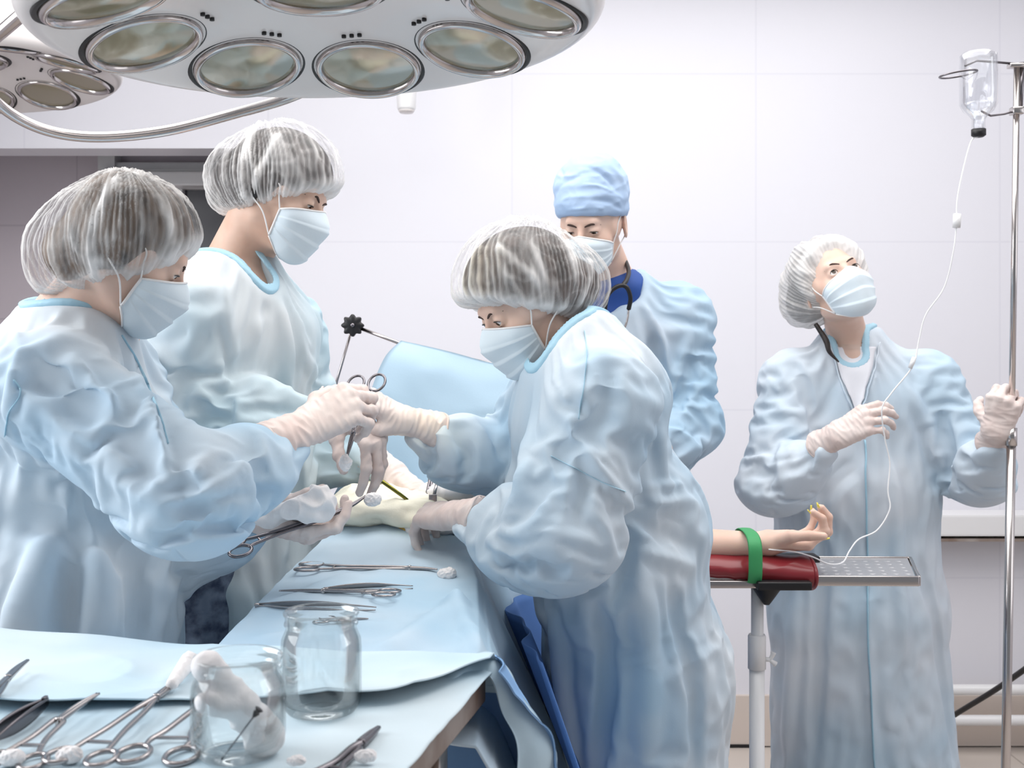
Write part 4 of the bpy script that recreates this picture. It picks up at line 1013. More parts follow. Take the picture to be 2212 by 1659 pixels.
# ------------------------------------------------------------------ person C: woman in the middle, leaning over the patient, facing left
def personC():
    H = Head(P(1138, 652, 2.04), (-.80, -.34, -.50), (-.42, -.12, .90), .95)
    t = thing('person', (.2, 2.12, 0), 'woman in crinkled blue gown at the patient\'s side, facing left, brown hair under white cap', 'person', 'surgical team around the operating table')
    fh = H.lift(skull(.75, False, .5)); nb = P(1252, 745, 2.09)
    S1, E1, W1 = P(1300, 840, 1.90), P(1212, 1130, 1.85), P(985, 1112, 2.0)
    S2, E2, W2 = P(1195, 850, 2.20), P(1085, 975, 2.20), P(880, 912, 2.07)
    R = V(.1, 1, 0)
    hip = P(1335, 1200, 2.1)
    coat = union((econe(P(1265, 850, 2.06), P(1285, 1040, 2.08), (.165, .135), (.165, .150), R), 0),
                 (econe(P(1285, 1040, 2.08), hip, (.165, .150), (.185, .150), R), .04),
                 (econe(hip, P(1378, 1420, 2.12), (.185, .150), (.20, .165), R), .05),
                 (econe(P(1378, 1420, 2.12), P(1378, 1420, 2.12)-V(0, 0, .42), (.20, .165), (.22, .165), R), .05),
                 (econe(P(1255, 765, 2.06), P(1265, 850, 2.06), (.085, .08), (.155, .13), R), .05),
                 (ball(P(1350, 800, 2.06), (.07, .10, .07)), .05), (ball(P(1440, 1085, 2.1), (.07, .12, .09)), .06),
                 (cone(P(1285, 790, 2.0), S1, .085, .085), .05), (cone(P(1230, 800, 2.12), S2, .08, .08), .05),
                 (cone(S1, E1, .088, .102), .045), (sleeve(E1, W1, .088, .22, .038), .035),
                 (ball(P(1150, 1178, 1.86), (.08, .07, .055)), .05),
                 (cone(S2, E2, .085, .078), .05), (sleeve(E2, W2, .078), .03), (ball(P(1010, 985, 2.16), (.08, .06, .05)), .04))
    neckhole = union((cone(P(1215, 700, 2.02), P(1190, 768, 1.98), .056, .042), 0), (cone(nb+V(-.02, 0, .09), nb-V(0, 0, .02), .065, .058), .02))
    lo, hi = V(-.28, 1.65, .40), V(.50, 2.42, 1.52)
    ST = [([(1180, 800), (1230, 870), (1240, 960), (1225, 1060)], .010, .010, 1), ([(1255, 700), (1262, 800), (1250, 900)], .005, .006, 1),
          ([(1090, 900), (1095, 1000), (1100, 1060)], .008, .014), ([(1320, 760), (1300, 880), (1210, 960), (1170, 1060)], -.010, .014),
          ([(1245, 900), (1300, 985), (1360, 1060)], .011, .012, 1), ([(1360, 1065), (1420, 1050), (1500, 1045)], .014, .014, 1), ([(1358, 1070), (1352, 1130), (1350, 1200), (1330, 1260)], -.016, .014),
          ([(1365, 1075), (1430, 1110), (1505, 1150)], -.012, .014), ([(1360, 1150), (1430, 1170), (1500, 1190)], .012, .012, 1),
          ([(1060, 1130), (1120, 1160), (1190, 1150), (1280, 1190)], .010, .012, 1), ([(1080, 1200), (1150, 1190), (1230, 1215)], -.014, .014), ([(1050, 1180), (1110, 1230), (1180, 1270)], .010, .014, 1),
          ([(1200, 940), (1190, 1020), (1150, 1100), (1060, 1120)], .010, .012, 1), ([(1150, 900), (1140, 1000), (1100, 1080)], .012, .014),
          ([(1250, 1040), (1300, 1100), (1320, 1190)], .008, .010, 1), ([(1230, 940), (1255, 1010), (1245, 1100)], -.010, .012),
          ([(1200, 1310), (1215, 1450), (1240, 1640)], .014, .016), ([(1300, 1290), (1310, 1450), (1290, 1640)], -.010, .018), ([(1380, 1220), (1400, 1400), (1390, 1600)], .012, .018), ([(1450, 1250), (1490, 1400), (1500, 1600)], -.010, .016),
          ([(1230, 1375), (1330, 1400), (1440, 1375), (1540, 1390)], .005, .007, 1), ([(1240, 1345), (1330, 1390)], .006, .008, 1), ([(1420, 1440), (1500, 1395), (1555, 1350)], .006, .007, 1),
          ([(920, 905), (930, 940), (925, 985)], -.012, .009), ([(950, 895), (965, 950), (950, 1010)], .010, .009, 1), ([(990, 910), (1010, 960), (1000, 1020)], -.010, .010), ([(1030, 900), (1060, 960), (1050, 1020)], .010, .010, 1), ([(940, 890), (1020, 880), (1090, 860)], .007, .010, 1),
          ([(1440, 830), (1420, 920), (1440, 1010)], .008, .014)]
    FD = [(S1, E1, .2, E1-S1+V(.10, 0, 0), 9, 4, .0075, 51), (E1, W1, .13, W1-E1, 20, 8, .0055, 53), (E1, E1+.01, .17, V(.6, .2, .8), 15, 5, .0065, 54), (E2, W2, .14, W2-E2, 22, 8, .0060, 56),
          (P(1360, 1250, 2.1), P(1380, 1650, 2.1), .3, V(1, .3, .1), 9, 2.0, .0085, 55), (P(1400, 900, 2.05), P(1450, 1150, 2.05), .16, V(.5, .2, .7), 13, 4, .007, 57)]
    g = garment(t, 'gown', cut(coat, neckhole, .012), lo, hi, .0048, M['gown'], FD, ST, .0032, 8.5, 23, neck=neckhole, sim=dict(base=(.03, .07), limbs=[(S1, E1, .15, .10, .05), (E1, W1, .13, .15, .04), (S2, E2, .14, .12, .05), (E2, W2, .12, .17, .03)]))
    binding(g, coat, neckhole, V(-.05, 1.8, 1.36), V(.25, 2.3, 1.56), M['seam'])
    seam_on(g, [(1262, 715), (1268, 760), (1262, 830), (1250, 905)], .0024)
    seam_on(g, [(1190, 985), (1240, 1010), (1300, 1040), (1350, 1062)], .0022)
    # soft lining collar standing up at the nape
    cs = smooth_path([P(1150, 795, 1.975), P(1215, 760, 1.985), P(1262, 725, 2.0), P(1288, 690, 2.04), P(1290, 688, 2.12)], 10)
    def colf(u, v_):
        i = u*(len(cs)-1); k = np.clip(i.astype(int), 0, len(cs)-2); fr = (i-k)[:, None]; b = cs[k]*(1-fr)+cs[k+1]*fr
        return b+v_[:, None]*V(.018, -.01, -.026)+(.003*np.sin(u*38+v_*3))[:, None]*V(0, -1, 0)
    v, f = sheet(colf, 60, 8, .0025); add('inner_collar', v, f, M['elastic'], g, label='pale inner collar')
    v, f = tube(smooth_path([P(1255, 690, 2.02), P(1222, 730, 1.975), P(1190, 765, 1.955), P(1168, 790, 1.95)], 8), .0030, 8, flat=(.5, 1.6), up=(.4, -.8, .3)); add('neck_cord', v, f, M['dsteel'], t, label='thin grey neck cord')
    legs = [(hip+dx, V(.2+dx[0], 2.12+dx[1], .09), .09, .045) for dx in (V(0, -.09, 0), V(0, .09, 0))]
    body(t, H, fh, nb, coat, M['skin'], [(E1, W1, .04, .026), (S1, E1, .045, .04), (E2, W2, .04, .026)], legs, lo=V(-.28, 1.65, 0), hi=V(.5, 2.42, 1.62), neck_r=.047)
    shoes(t, [(.2, 2.03, 0), (.2, 2.21, 0)], (-1, 0))
    eyes(t, H, H.F*.9+H.U*-.40); brows(t, H, fh); lashes(t, H, -.0025, .7)
    mask_(t, H, skull(soft=True), 'white pleated face mask')
    bouffant(t, H, M['hair_brown'], M['cap'], P(1235, 620, 2.08), (.052, .052, .048), wfront=(P(1070, 650, 1.95), V(-.13, -.10, -.98)), wlow=(P(1220, 682, 1.95), V(-.05, 0, -1)), cap_r=(.104, .128, .108), cap_c=(0, -.004, .050), seed=25,
             strokes=[([(1100, 470), (1160, 560), (1180, 660)], .005, .008), ([(1150, 475), (1230, 560), (1215, 660)], .005, .008), ([(1080, 540), (1150, 600), (1175, 670)], .004, .007), ([(1270, 570), (1255, 640), (1215, 680)], .004, .007)],
             capbun_k=1.45, label='white see-through cap over brown hair', extra=[H.lift(ball((0, -.05, .01), (.098, .085, .07)))])
    glove(t, W2, P(825, 878, 2.05)-W2, V(.25, -.45, .85), V(-.5, -.8, -.3), [(42, 50, 25), (48, 55, 30), (55, 60, 30), (60, 60, 30)], E2, cuff=.07,
          thumb=((.60, .75, -.40), (.15, .92, -.40), (-.1, .95, -.35)), label='latex glove with pale cuff')
    glove(t, W1, P(925, 1105, 2.07)-W1, V(.1, -.55, .9), V(.1, .9, .3), [(30, 35, 20), (35, 40, 20), (40, 40, 22), (45, 40, 20)], E1, cuff=.06)
    return t
personC()
# ------------------------------------------------------------------ person D: doctor in the blue cap, behind
def personD():
    H = Head(P(1280, 485, 2.72), (-.38, -.87, -.30), (-.10, -.28, .95), .95)
    t = thing('person', (.30, 2.84, 0), 'man in blue cloth cap and blue gown with a stethoscope, standing behind the middle woman', 'person', 'surgical team around the operating table')
    fh = H.lift(skull(.35, True, .9)); nb = P(1322, 612, 2.84)
    S1, E1, W1 = P(1462, 668, 2.83), P(1482, 905, 2.78), P(1400, 985, 2.60)
    S2, E2, W2 = P(1215, 690, 2.74), P(1200, 920, 2.70), P(1240, 1010, 2.56)
    R = V(1, -.25, 0)
    coat = union((econe(P(1350, 720, 2.84), P(1350, 950, 2.84), (.16, .12), (.155, .13), R), 0),
                 (econe(P(1350, 950, 2.84), P(1350, 1250, 2.84), (.155, .13), (.17, .14), R), .05), (econe(P(1350, 1250, 2.84), V(.289, 2.84, .42), (.17, .14), (.2, .16), R), .05),
                 (econe(P(1330, 640, 2.84), P(1350, 720, 2.84), (.09, .075), (.15, .115), R), .06),
                 (cone(P(1385, 655, 2.84), S1, .07, .085), .05), (cone(P(1280, 670, 2.8), S2, .07, .08), .05),
                 (cone(S1, E1, .085, .082), .035), (sleeve(E1, W1, .08), .035), (cone(S2, E2, .08, .078), .035), (sleeve(E2, W2, .078), .035))
    neckhole = union((cone(P(1300, 585, 2.72), P(1308, 640, 2.72), .062, .045), 0), (cone(P(1352, 560, 2.76), P(1352, 628, 2.745), .055, .034), .02), (cone(nb+V(0, 0, .09), nb-V(0, 0, .0), .064, .058), .02))
    ST = [([(1410, 700), (1420, 800), (1415, 880)], -.020, .016), ([(1380, 650), (1420, 700), (1450, 800)], .010, .012, 1), ([(1490, 690), (1470, 780), (1420, 860)], .010, .012, 1),
          ([(1500, 740), (1480, 820), (1430, 900)], -.010, .012), ([(1520, 800), (1480, 860), (1440, 940)], .010, .012, 1), ([(1340, 660), (1360, 760), (1370, 860)], .008, .012), ([(1520, 900), (1470, 940), (1440, 985)], -.010, .012)]
    FD = [(S1, E1, .17, V(.5, .1, .8), 14, 5, .008, 61), (E1, W1, .12, W1-E1, 20, 8, .006, 62), (P(1350, 640, 2.7), P(1350, 900, 2.7), .2, V(1, 0, .3), 11, 3, .006, 63)]
    g = garment(t, 'gown', cut(coat, neckhole, .012), V(-.05, 2.35, .38), V(.62, 3.06, 1.65), .0062, M['gown_d'], FD, ST, .0030, 8, 33, neck=neckhole, sim=dict(base=(.03, .07), limbs=[(S1, E1, .14, .14, .04), (E1, W1, .12, .14, .04)]))
    v, q = surf(inter(inter(union((lambda p: coat(p)+.012, 0), (ball(P(1340, 628, 2.82), (.095, .085, .05)), .03)), lambda p: neckhole(p)-.004, .003),
                lambda p: -cone(P(1262, 540, 2.70), P(1286, 655, 2.66), .058, .034)(p), .006), V(.05, 2.6, 1.45), V(.52, 3.06, 1.70), .004)
    add('scrub_shirt', v, q, M['navy'], t, label='royal blue scrub shirt at the neck')
    legs = [(P(1350, 1250, 2.84)+dx, V(.29+dx[0], 2.84+dx[1], .09), .09, .045) for dx in (V(-.09, 0, 0), V(.09, 0, 0))]
    body(t, H, fh, nb, coat, M['skin'], [(E1, W1, .04, .028), (E2, W2, .04, .028)], legs, lo=V(-.05, 2.35, 0), hi=V(.62, 3.06, 1.7), neck_r=.056)
    shoes(t, [(.20, 2.86, 0), (.38, 2.82, 0)], (-.2, -1))
    eyes(t, H, H.F*.8+H.U*-.55); brows(t, H, fh, thick=1.3, lift_=-.002); lashes(t, H, -.0045, .3)
    mask_(t, H, skull(soft=True), 'white and pale blue pleated face mask', topc=20)
    Hl = H.lift
    hr = inter(Hl(ball((0, -.016, .030), (.0775, .097, .085))), Hl(plane((0, .045, .040), (0, .75, -.3))), .01)
    hr = inter(hr, Hl(plane((0, -.02, -.05), (0, .35, -.9))), .01); hr = cut(hr, Hl(ball((0, .05, -.03), (.12, .06, .062))), .01)
    v, q = surf(hr, H.c-.16, H.c+.16, .0045); add('hair', v, q, M['hair_dark'], t)
    cp = union((Hl(ball((0, -.012, .052), (.088, .106, .088))), 0), (Hl(ball((.012, -.035, .100), (.080, .088, .048))), .045), (Hl(cone((0, -.01, .05), (0, -.02, .108), .082, .078)), .03))
    cp = inter(cp, Hl(plane((0, .06, .034), (0, .22, -.97))), .008); cp = cut(cp, Hl(ball((0, -.014, .034), (.073, .096, .07))), .004)
    pts = np.array([H.w((x, y, z)) for x in (-.13, .13) for y in (-.16, .13) for z in (-.03, .2)])
    garment(t, 'cloth_cap', cp, pts.min(0)-.02, pts.max(0)+.02, .0030, M['cap_blue'],
            [(H.w((0, 0, .05)), H.w((0, 0, .14)), .16, H.U, 34, 9, .0024, 65)],
            [([(1330, 400), (1290, 375), (1240, 385), (1200, 420)], -.004, .007), ([(1342, 430), (1300, 405), (1260, 400)], .005, .007, 1), ([(1345, 455), (1310, 435), (1270, 432)], -.004, .006), ([(1340, 470), (1300, 450), (1240, 452), (1195, 455)], .003, .006, 1),
             ([(1320, 360), (1345, 400), (1347, 450)], .004, .008), ([(1250, 360), (1300, 375), (1330, 410)], -.004, .006), ([(1205, 355), (1220, 385)], -.003, .006)], .0014, 16, 35, label='light blue cloth cap')
    glove(t, W1, V(-.35, -.75, -.25), V(.3, 0, .9), V(-1, 0, .2), [(30, 35, 20)]*4, E1, cuff=.05)
    glove(t, W2, V(.05, -.8, -.35), V(0, 0, 1), V(1, 0, .2), [(30, 35, 20)]*4, E2, cuff=.05)
    # stethoscope round the neck
    s = thing('stethoscope', P(1335, 620, 2.7), 'stethoscope with black tube hanging round the neck of the man in the blue cap', 'stethoscope')
    yk = P(1345, 617, 2.655)
    v, f = tube(smooth_path([P(1290, 572, 2.92), P(1330, 547, 2.87), P(1348, 560, 2.80), P(1358, 585, 2.735), P(1354, 604, 2.68), yk], 8), .0056, 12); add('tube', v, f, M['black'], s)
    v, f = tube(smooth_path([P(1306, 672, 2.655), P(1312, 640, 2.648), P(1328, 622, 2.65), yk, P(1356, 624, 2.655), P(1362, 645, 2.66), P(1358, 668, 2.672)], 8), .0054, 12); add('yoke', v, f, M['black'], s)
    v, f = tube(smooth_path([P(1306, 672, 2.655), P(1300, 700, 2.655), P(1303, 730, 2.66)], 6), .0028, 10); add('ear_tube', v, f, M['chrome'], s)
    v, f = tube(smooth_path([P(1358, 668, 2.672), P(1354, 695, 2.672), P(1342, 725, 2.668)], 6), .0028, 10); add('ear_tube', v, f, M['chrome'], s)
    return t
personD()

# ------------------------------------------------------------------ person E: nurse at the right, looking up at the drip
def personE():
    H = Head(P(1802, 618, 2.86), (.07, -.88, .42), (-.33, .35, .88), .97)
    t = thing('person', (.9, 2.97, 0), 'woman in long pale blue gown looking up, one hand on the drip stand', 'person', 'surgical team around the operating table')
    fh = H.lift(skull(1.15, True, -.3)); nb = P(1835, 745, 2.96)
    S1, E1, W1 = P(1712, 805, 2.92), P(1668, 1030, 2.84), P(1800, 945, 2.66)
    S2, E2, W2 = P(2005, 805, 2.95), P(2112, 1015, 2.86), P(2152, 942, 2.62)
    R = V(1, 0, 0)
    coat = union((econe(P(1855, 850, 2.95), P(1850, 1050, 2.95), (.20, .115), (.205, .135), R), 0),
                 (econe(P(1850, 1050, 2.95), P(1852, 1300, 2.95), (.205, .135), (.225, .15), R), .05),
                 (econe(P(1852, 1300, 2.95), P(1868, 1700, 2.95), (.225, .15), (.245, .19), R), .05),
                 (econe(P(1840, 755, 2.95), P(1852, 850, 2.95), (.10, .075), (.185, .112), R), .06),
                 (cone(P(1780, 785, 2.94), S1, .06, .075), .05), (cone(P(1910, 780, 2.94), S2, .06, .072), .05),
                 (cone(S1, E1, .080, .082), .035), (sleeve(E1, W1, .078), .03), (ball(P(1690, 1050, 2.80), (.07, .06, .05)), .04),
                 (cone(S2, E2, .078, .074), .035), (sleeve(E2, W2, .074), .03), (ball(P(2130, 1035, 2.80), (.06, .06, .045)), .04))
    neckhole = union((cone(P(1835, 690, 2.86), P(1843, 748, 2.84), .064, .046), 0), (cone(nb+V(0, 0, .08), nb-V(0, 0, .01), .062, .055), .02))
    ST = [([(1790, 735), (1800, 800), (1830, 860), (1850, 905)], .007, .010, 1), ([(1900, 730), (1895, 800), (1870, 860), (1852, 905)], .007, .010, 1),
          ([(1868, 900), (1872, 1100), (1874, 1300), (1880, 1500), (1890, 1650)], .006, .006, 1), ([(1700, 760), (1740, 830), (1760, 920)], -.008, .014),
          ([(1645, 800), (1690, 860), (1710, 960)], .008, .012, 1), ([(1600, 970), (1660, 960), (1740, 930), (1790, 900)], .007, .010, 1), ([(1620, 1000), (1700, 990), (1780, 960)], -.008, .010),
          ([(1640, 1060), (1700, 1040), (1780, 1000)], .008, .010, 1), ([(1760, 1100), (1800, 1030), (1850, 990)], -.010, .016), ([(1740, 860), (1770, 960), (1765, 1010)], .007, .012, 1),
          ([(2030, 880), (2050, 980), (2055, 1060)], -.018, .014), ([(2060, 930), (2100, 960), (2130, 980)], .007, .010, 1), ([(2060, 1000), (2100, 990), (2150, 990)], -.007, .01), ([(1960, 830), (2000, 900), (2020, 980)], .008, .014),
          ([(1930, 1000), (1940, 1200), (1950, 1400)], .006, .02), ([(1780, 1150), (1770, 1350), (1760, 1600)], -.008, .02), ([(1990, 1200), (2030, 1400), (2060, 1600)], -.008, .02), ([(1720, 1280), (1710, 1450), (1700, 1620)], .008, .02)]
    FD = [(S1, E1, .16, V(.5, .1, .8), 12, 4, .007, 71), (E1, W1, .12, W1-E1, 20, 7, .0055, 72), (S2, E2, .16, V(-.4, .1, .8), 11, 4, .006, 73), (E2, W2, .12, W2-E2+V(0, 0, .1), 20, 7, .0055, 74),
          (P(1860, 1200, 2.9), P(1860, 1700, 2.9), .35, V(1, .2, .05), 7, 1.0, .009, 75)]
    g = garment(t, 'gown', cut(coat, neckhole, .012), V(.54, 2.5, .18), V(1.38, 3.2, 1.56), .0062, M['gown_e'], FD, ST, .0022, 6, 43, neck=neckhole, sim=dict(base=(.01, .06), limbs=[(S1, E1, .13, .10, .04), (E1, W1, .11, .13, .03), (S2, E2, .13, .10, .04), (E2, W2, .11, .13, .03)]))
    patch_on(g, [(1800, 752), (1812, 800), (1835, 860), (1850, 902)], [(1890, 750), (1882, 800), (1866, 860), (1853, 902)], 10, 26, M['inner'], 'inner_gown', .004, 'whitish inner gown between the lapels')
    seam_on(g, [(1792, 745), (1808, 800), (1830, 862), (1851, 908)], .0034, M['gown_e'], 'lapel_edge', .004, .6)
    seam_on(g, [(1898, 742), (1888, 800), (1870, 862), (1852, 908)], .0034, M['gown_e'], 'lapel_edge', .004, .6)
    seam_on(g, [(1868, 950), (1872, 1100), (1874, 1300), (1880, 1500), (1892, 1700), (1896, 1760)], .0048, M['seam'], 'placket', .003, .4)
    binding(g, coat, neckhole, V(.70, 2.7, 1.36), V(1.05, 3.1, 1.56), M['seam'])
    legs = [(P(1860, 1300, 2.95)+dx, V(.92+dx[0], 2.95, .09), .09, .045) for dx in (V(-.09, 0, 0), V(.09, 0, 0))]
    body(t, H, fh, nb, coat, M['skin'], [(E1, W1, .04, .025), (E2, W2, .04, .025)], legs, lo=V(.54, 2.5, 0), hi=V(1.38, 3.2, 1.6), neck_r=.049)
    shoes(t, [(.83, 2.92, 0), (1.01, 2.92, 0)], (0, -1))
    eyes(t, H, H.F*.9+H.U*.25+H.R*.10); brows(t, H, fh, thick=1.0, lift_=.005); lashes(t, H, 0, 1.15)
    mask_(t, H, skull(soft=True), 'pale pleated face mask tilted up', topc=24)
    bouffant(t, H, M['hair_dark'], M['cap_w'], P(1742, 655, 2.92), (.050, .050, .048), front=((0, .062, .062), (0, .88, -.47)), low=((0, .035, -.03), (0, .75, -.66)), cap_r=(.108, .108, .098), cap_c=(0.004, -.008, .044), seed=45,
             capbun_k=1.3, label='dense white cap with dark hair at the side', hairline=.010)
    v, f = tube(smooth_path([P(1762, 700, 2.86), P(1784, 735, 2.84), P(1792, 760, 2.83), P(1812, 782, 2.825)], 8), [.006, .008, .006, .002], 8); add('hair_strand', v, f, M['hair_dark'], t)
    glove(t, W1, P(1895, 888, 2.62)-W1, V(-.1, -.75, .65), V(.4, -.3, .5), [(32, 28, 15), (38, 32, 15), (42, 35, 18), (46, 38, 18)], E1, cuff=.055,
          spread=(2, 0, -2, -5), thumb=((.5, .75, -.55), (.1, .92, -.4), (-.1, .95, -.2)), label='latex glove pinching the drip tube')
    glove(t, W2, V(.05, -.28, 1), V(-.55, -.75, .1), V(-.3, .2, 1), [(70, 75, 30), (72, 78, 30), (74, 78, 30), (76, 75, 30)], E2, cuff=.055,
          spread=(2, 0, -2, -4), thumb=((.75, .5, -.5), (.5, .3, -.8), (.1, .1, -1)), label='latex glove gripping the steel pole')
    return t
personE()
# ------------------------------------------------------------------ patient, operating table and drapes
ST_ = np.array([[1.30, -.46, -.03, .965], [1.50, -.455, -.03, .985], [1.68, -.445, -.040, 1.0], [1.95, -.411, -.052, 1.038], [2.15, -.372, -.085, 1.075],
                [2.30, -.335, -.08, 1.105], [2.50, -.36, -.03, 1.115], [2.78, -.38, .0, 1.09]])
def drape_pt(s, y, full=True):
    xl = np.interp(y, ST_[:, 0], ST_[:, 1]); xr = np.interp(y, ST_[:, 0], ST_[:, 2]); zt = np.interp(y, ST_[:, 0], ST_[:, 3])
    wv = .014*np.sin(y*9+1)+.008*np.sin(y*23)
    K = np.array([[-.05, -.60], [-.045, -.30], [-.03, -.10], [-.008, -.030], [.03, -.002], [.12, .003], [.5, .007], [.88, .003], [.97, -.002], [1.008, -.030], [1.05, -.10], [1.20, -.30], [1.36, -.58]])
    k = np.linspace(0, 1, len(K))
    a = np.interp(s, k, K[:, 0]); z = np.interp(s, k, K[:, 1])
    w_ = xr-xl
    x = np.where(a < 0, xl+a*1.0, np.where(a > 1, xr+(a-1)*.62, xl+a*w_))
    hang = np.clip(-z*2.2, 0, 1)
    x = x+hang*wv*1.4
    return x, zt+z
def drape_z(x, y):                                     # height of the drape's top, read from the sheet itself
    x = np.atleast_1d(x); y = np.atleast_1d(y)
    if 'g' not in DZ:
        us = np.linspace(0, 1, 240); vs = np.linspace(.27, .73, 160); uu, vv = np.meshgrid(us, vs, indexing='ij')
        DZ['g'] = drape_fn(uu.ravel(), vv.ravel()).reshape(240, 160, 3)
    g = DZ['g']; i = np.clip(((y-1.30)/1.4*239).astype(int), 0, 239); row = g[i]
    xl, xr = row[:, 0, 0], row[:, -1, 0]; z = np.array([np.interp(x[j], row[j, :, 0], row[j, :, 2]) for j in range(len(x))])
    return np.where((x < xl-.01) | (x > xr+.01), -1, z)
DZ = {}
def onto(px, py, zf, lift=0.0, y0=1.0, y1=3.0):
    ys = np.linspace(y0, y1, 2500); q = np.stack([(px-CX)/FPX*ys, ys, CAMZ-(py-HY)/FPX*ys], 1)
    h = zf(q[:, 0], q[:, 1]); i = int(np.argmax(q[:, 2] < h)); return q[i]+V(0, 0, lift)
def blob(name, f, lo, hi, h, m, par=None, amp=.0, fr=20, seed=1, label=None, amp2=0.0, fr2=60):
    v, q = surf(f, lo, hi, h); n = vnormals(v, q)
    if amp: v = v+n*(amp*ridged(v*fr+noise(v*8, seed)[:, None]*.6, seed)+amp2*noise(v*fr2, seed+1))[:, None]
    return add(name, v, q, m, par, label=label)

ot = thing('operating_table', (-.22, 2.1, 0), 'operating table hidden under the blue patient drape', 'table')
v, f = box((-.235, 2.02, .86), (.30, 1.30, .07), bev=.02); add('tabletop', v, f, M['black'], ot)
v, f = box((-.20, 2.15, .44), (.20, .30, .78), bev=.02); add('column', v, f, M['white'], ot)
v, f = box((-.20, 2.15, .045), (.40, .9, .09), bev=.03); add('base', v, f, M['white'], ot)

def drape_fn(u, v_):
    y = 1.30+u*1.4; x, z = drape_pt(v_, y)
    p = np.stack([x, y, z], 1)
    top = np.clip(1-(np.interp(y, ST_[:, 0], ST_[:, 3])-z)/.08, 0, 1)
    zz = z+top*(.004*noise(np.stack([x, y, 0*x], 1)*7, 77)+.003*ridged(np.stack([x, y, 0*x], 1)*12, 78))
    x = x+(1-top)*(.016*noise(np.stack([y*5, z*1.2, 0*x], 1), 79)+.005*ridged(np.stack([y*9, z*3, 0*x], 1), 80))
    # long soft fold rising over the patient's knees towards the near edge
    for (ax_, ay_, bx, by, am, wd) in ((-.17, 1.60, -.09, 1.80, .016, .022), (-.09, 1.80, -.045, 1.62, .013, .016), (-.40, 1.80, -.28, 1.93, .007, .014), (-.36, 1.66, -.20, 1.70, .008, .020), (-.20, 1.98, -.06, 2.06, .004, .02)):
        dd, t = polydist(np.stack([x, y, 0*x], 1), [V(ax_, ay_, 0), V(bx, by, 0)]); zz = zz+am*np.exp(-(dd/wd)**2)*top
    return np.stack([x, y, zz], 1)
v, f = sheet(drape_fn, 260, 240, .003)
d = add('patient_drape', v, f, M['drape']); tag(d, 'large light blue drape covering the patient on the operating table', 'drape')
# deep blue sheet put in for the shadow between patient drape and gown
def shade_fn(u, v_):
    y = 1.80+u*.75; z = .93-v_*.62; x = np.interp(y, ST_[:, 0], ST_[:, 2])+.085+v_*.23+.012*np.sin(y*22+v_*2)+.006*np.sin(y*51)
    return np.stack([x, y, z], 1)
v, f = sheet(shade_fn, 120, 40, .003)
d = add('shade_sheet', v, f, M['drape_shade']); tag(d, 'deep blue sheet hanging beside the table next to the middle woman\'s gown', 'drape')

# anaesthesia screen: frame with black star knob, blue drape hung over it
fr = thing('drape_stand', P(760, 702, 2.72), 'thin steel frame with black star knob holding up the blue screen drape', 'frame')
kb = P(762, 703, 2.66)
v, f = tube([P(757, 722, 2.68), P(728, 822, 2.70), P(690, 1000, 2.74), V(-.44, 2.76, .9)], .0032, 10); add('upright_rod', v, f, M['steel'], fr)
v, f = tube([P(770, 706, 2.67), P(870, 744, 2.66), P(1125, 800, 2.64), P(1330, 830, 2.64)], .0042, 10); add('cross_rod', v, f, M['steel'], fr)
ang = np.linspace(0, 2*math.pi, 96, endpoint=False); vs = []; fs = []
for zz, sc_ in ((-.010, .86), (-.007, 1), (.007, 1), (.010, .86), (.0105, .4)):
    rr = (.024+.0030*np.cos(8*ang))*sc_
    vs.append(kb+np.stack([rr*np.cos(ang), 0*ang-zz*1.0, rr*np.sin(ang)], 1))
vs = np.concatenate(vs)
for i in range(4):
    for k in range(96): l = (k+1) % 96; fs.append((i*96+k, i*96+l, (i+1)*96+l, (i+1)*96+k))
fs.append(tuple(range(96))[::-1]); fs.append(tuple(4*96+k for k in range(96)))
add('star_knob', vs, fs, M['black'], fr); v, f = sphere_mesh(kb+V(.001, -.0105, 0), .006, (0, -1, 0)); add('knob_boss', v, f, M['dsteel'], fr)
def grid_sheet(rows, nu, nv, thick, wob=0.0, fr_=18, seed=5):
    """smooth sheet through a grid of control points"""
    rr = [smooth_path(r, 10) for r in rows]; n = len(rr[0]); cols = [smooth_path([r[i] for r in rr], 8) for i in range(n)]
    G = np.array(cols)                                  # n x m x 3
    m = G.shape[1]; v = G.reshape(-1, 3); idx = np.arange(n*m).reshape(n, m)
    f = np.stack([idx[:-1, :-1], idx[1:, :-1], idx[1:, 1:], idx[:-1, 1:]], -1).reshape(-1, 4)
    nn = vnormals(v, f)
    if wob: v = v+nn*(wob*ridged(v*fr_+noise(v*6, seed)[:, None]*.7, seed)+wob*1.4*noise(v*fr_*.5, seed+1))[:, None]
    q = v-nn*thick; N = n*m
    rim = np.concatenate([idx[:, 0], idx[-1, 1:], idx[-2::-1, -1], idx[0, -2:0:-1]]); r2 = np.roll(rim, -1)
    return np.concatenate([v, q]), np.concatenate([f, f[:, ::-1]+N, np.stack([rim, r2, r2+N, rim+N], -1)])
rows = [[P(866, 738, 2.655), P(830, 775, 2.61), P(800, 850, 2.57), P(775, 960, 2.54), P(700, 1110, 2.52)],
        [P(930, 752, 2.645), P(915, 800, 2.60), P(900, 880, 2.57), P(880, 980, 2.54), P(840, 1090, 2.52)],
        [P(1040, 778, 2.64), P(1040, 830, 2.60), P(1030, 900, 2.57), P(1000, 1000, 2.54), P(970, 1080, 2.52)],
        [P(1125, 797, 2.635), P(1130, 850, 2.60), P(1120, 920, 2.57), P(1100, 1010, 2.54), P(1080, 1090, 2.52)],
        [P(1300, 823, 2.63), P(1300, 880, 2.60), P(1290, 950, 2.58), P(1270, 1020, 2.56), P(1250, 1090, 2.54)]]
v, f = grid_sheet(rows, 0, 0, .003, .003, 9)
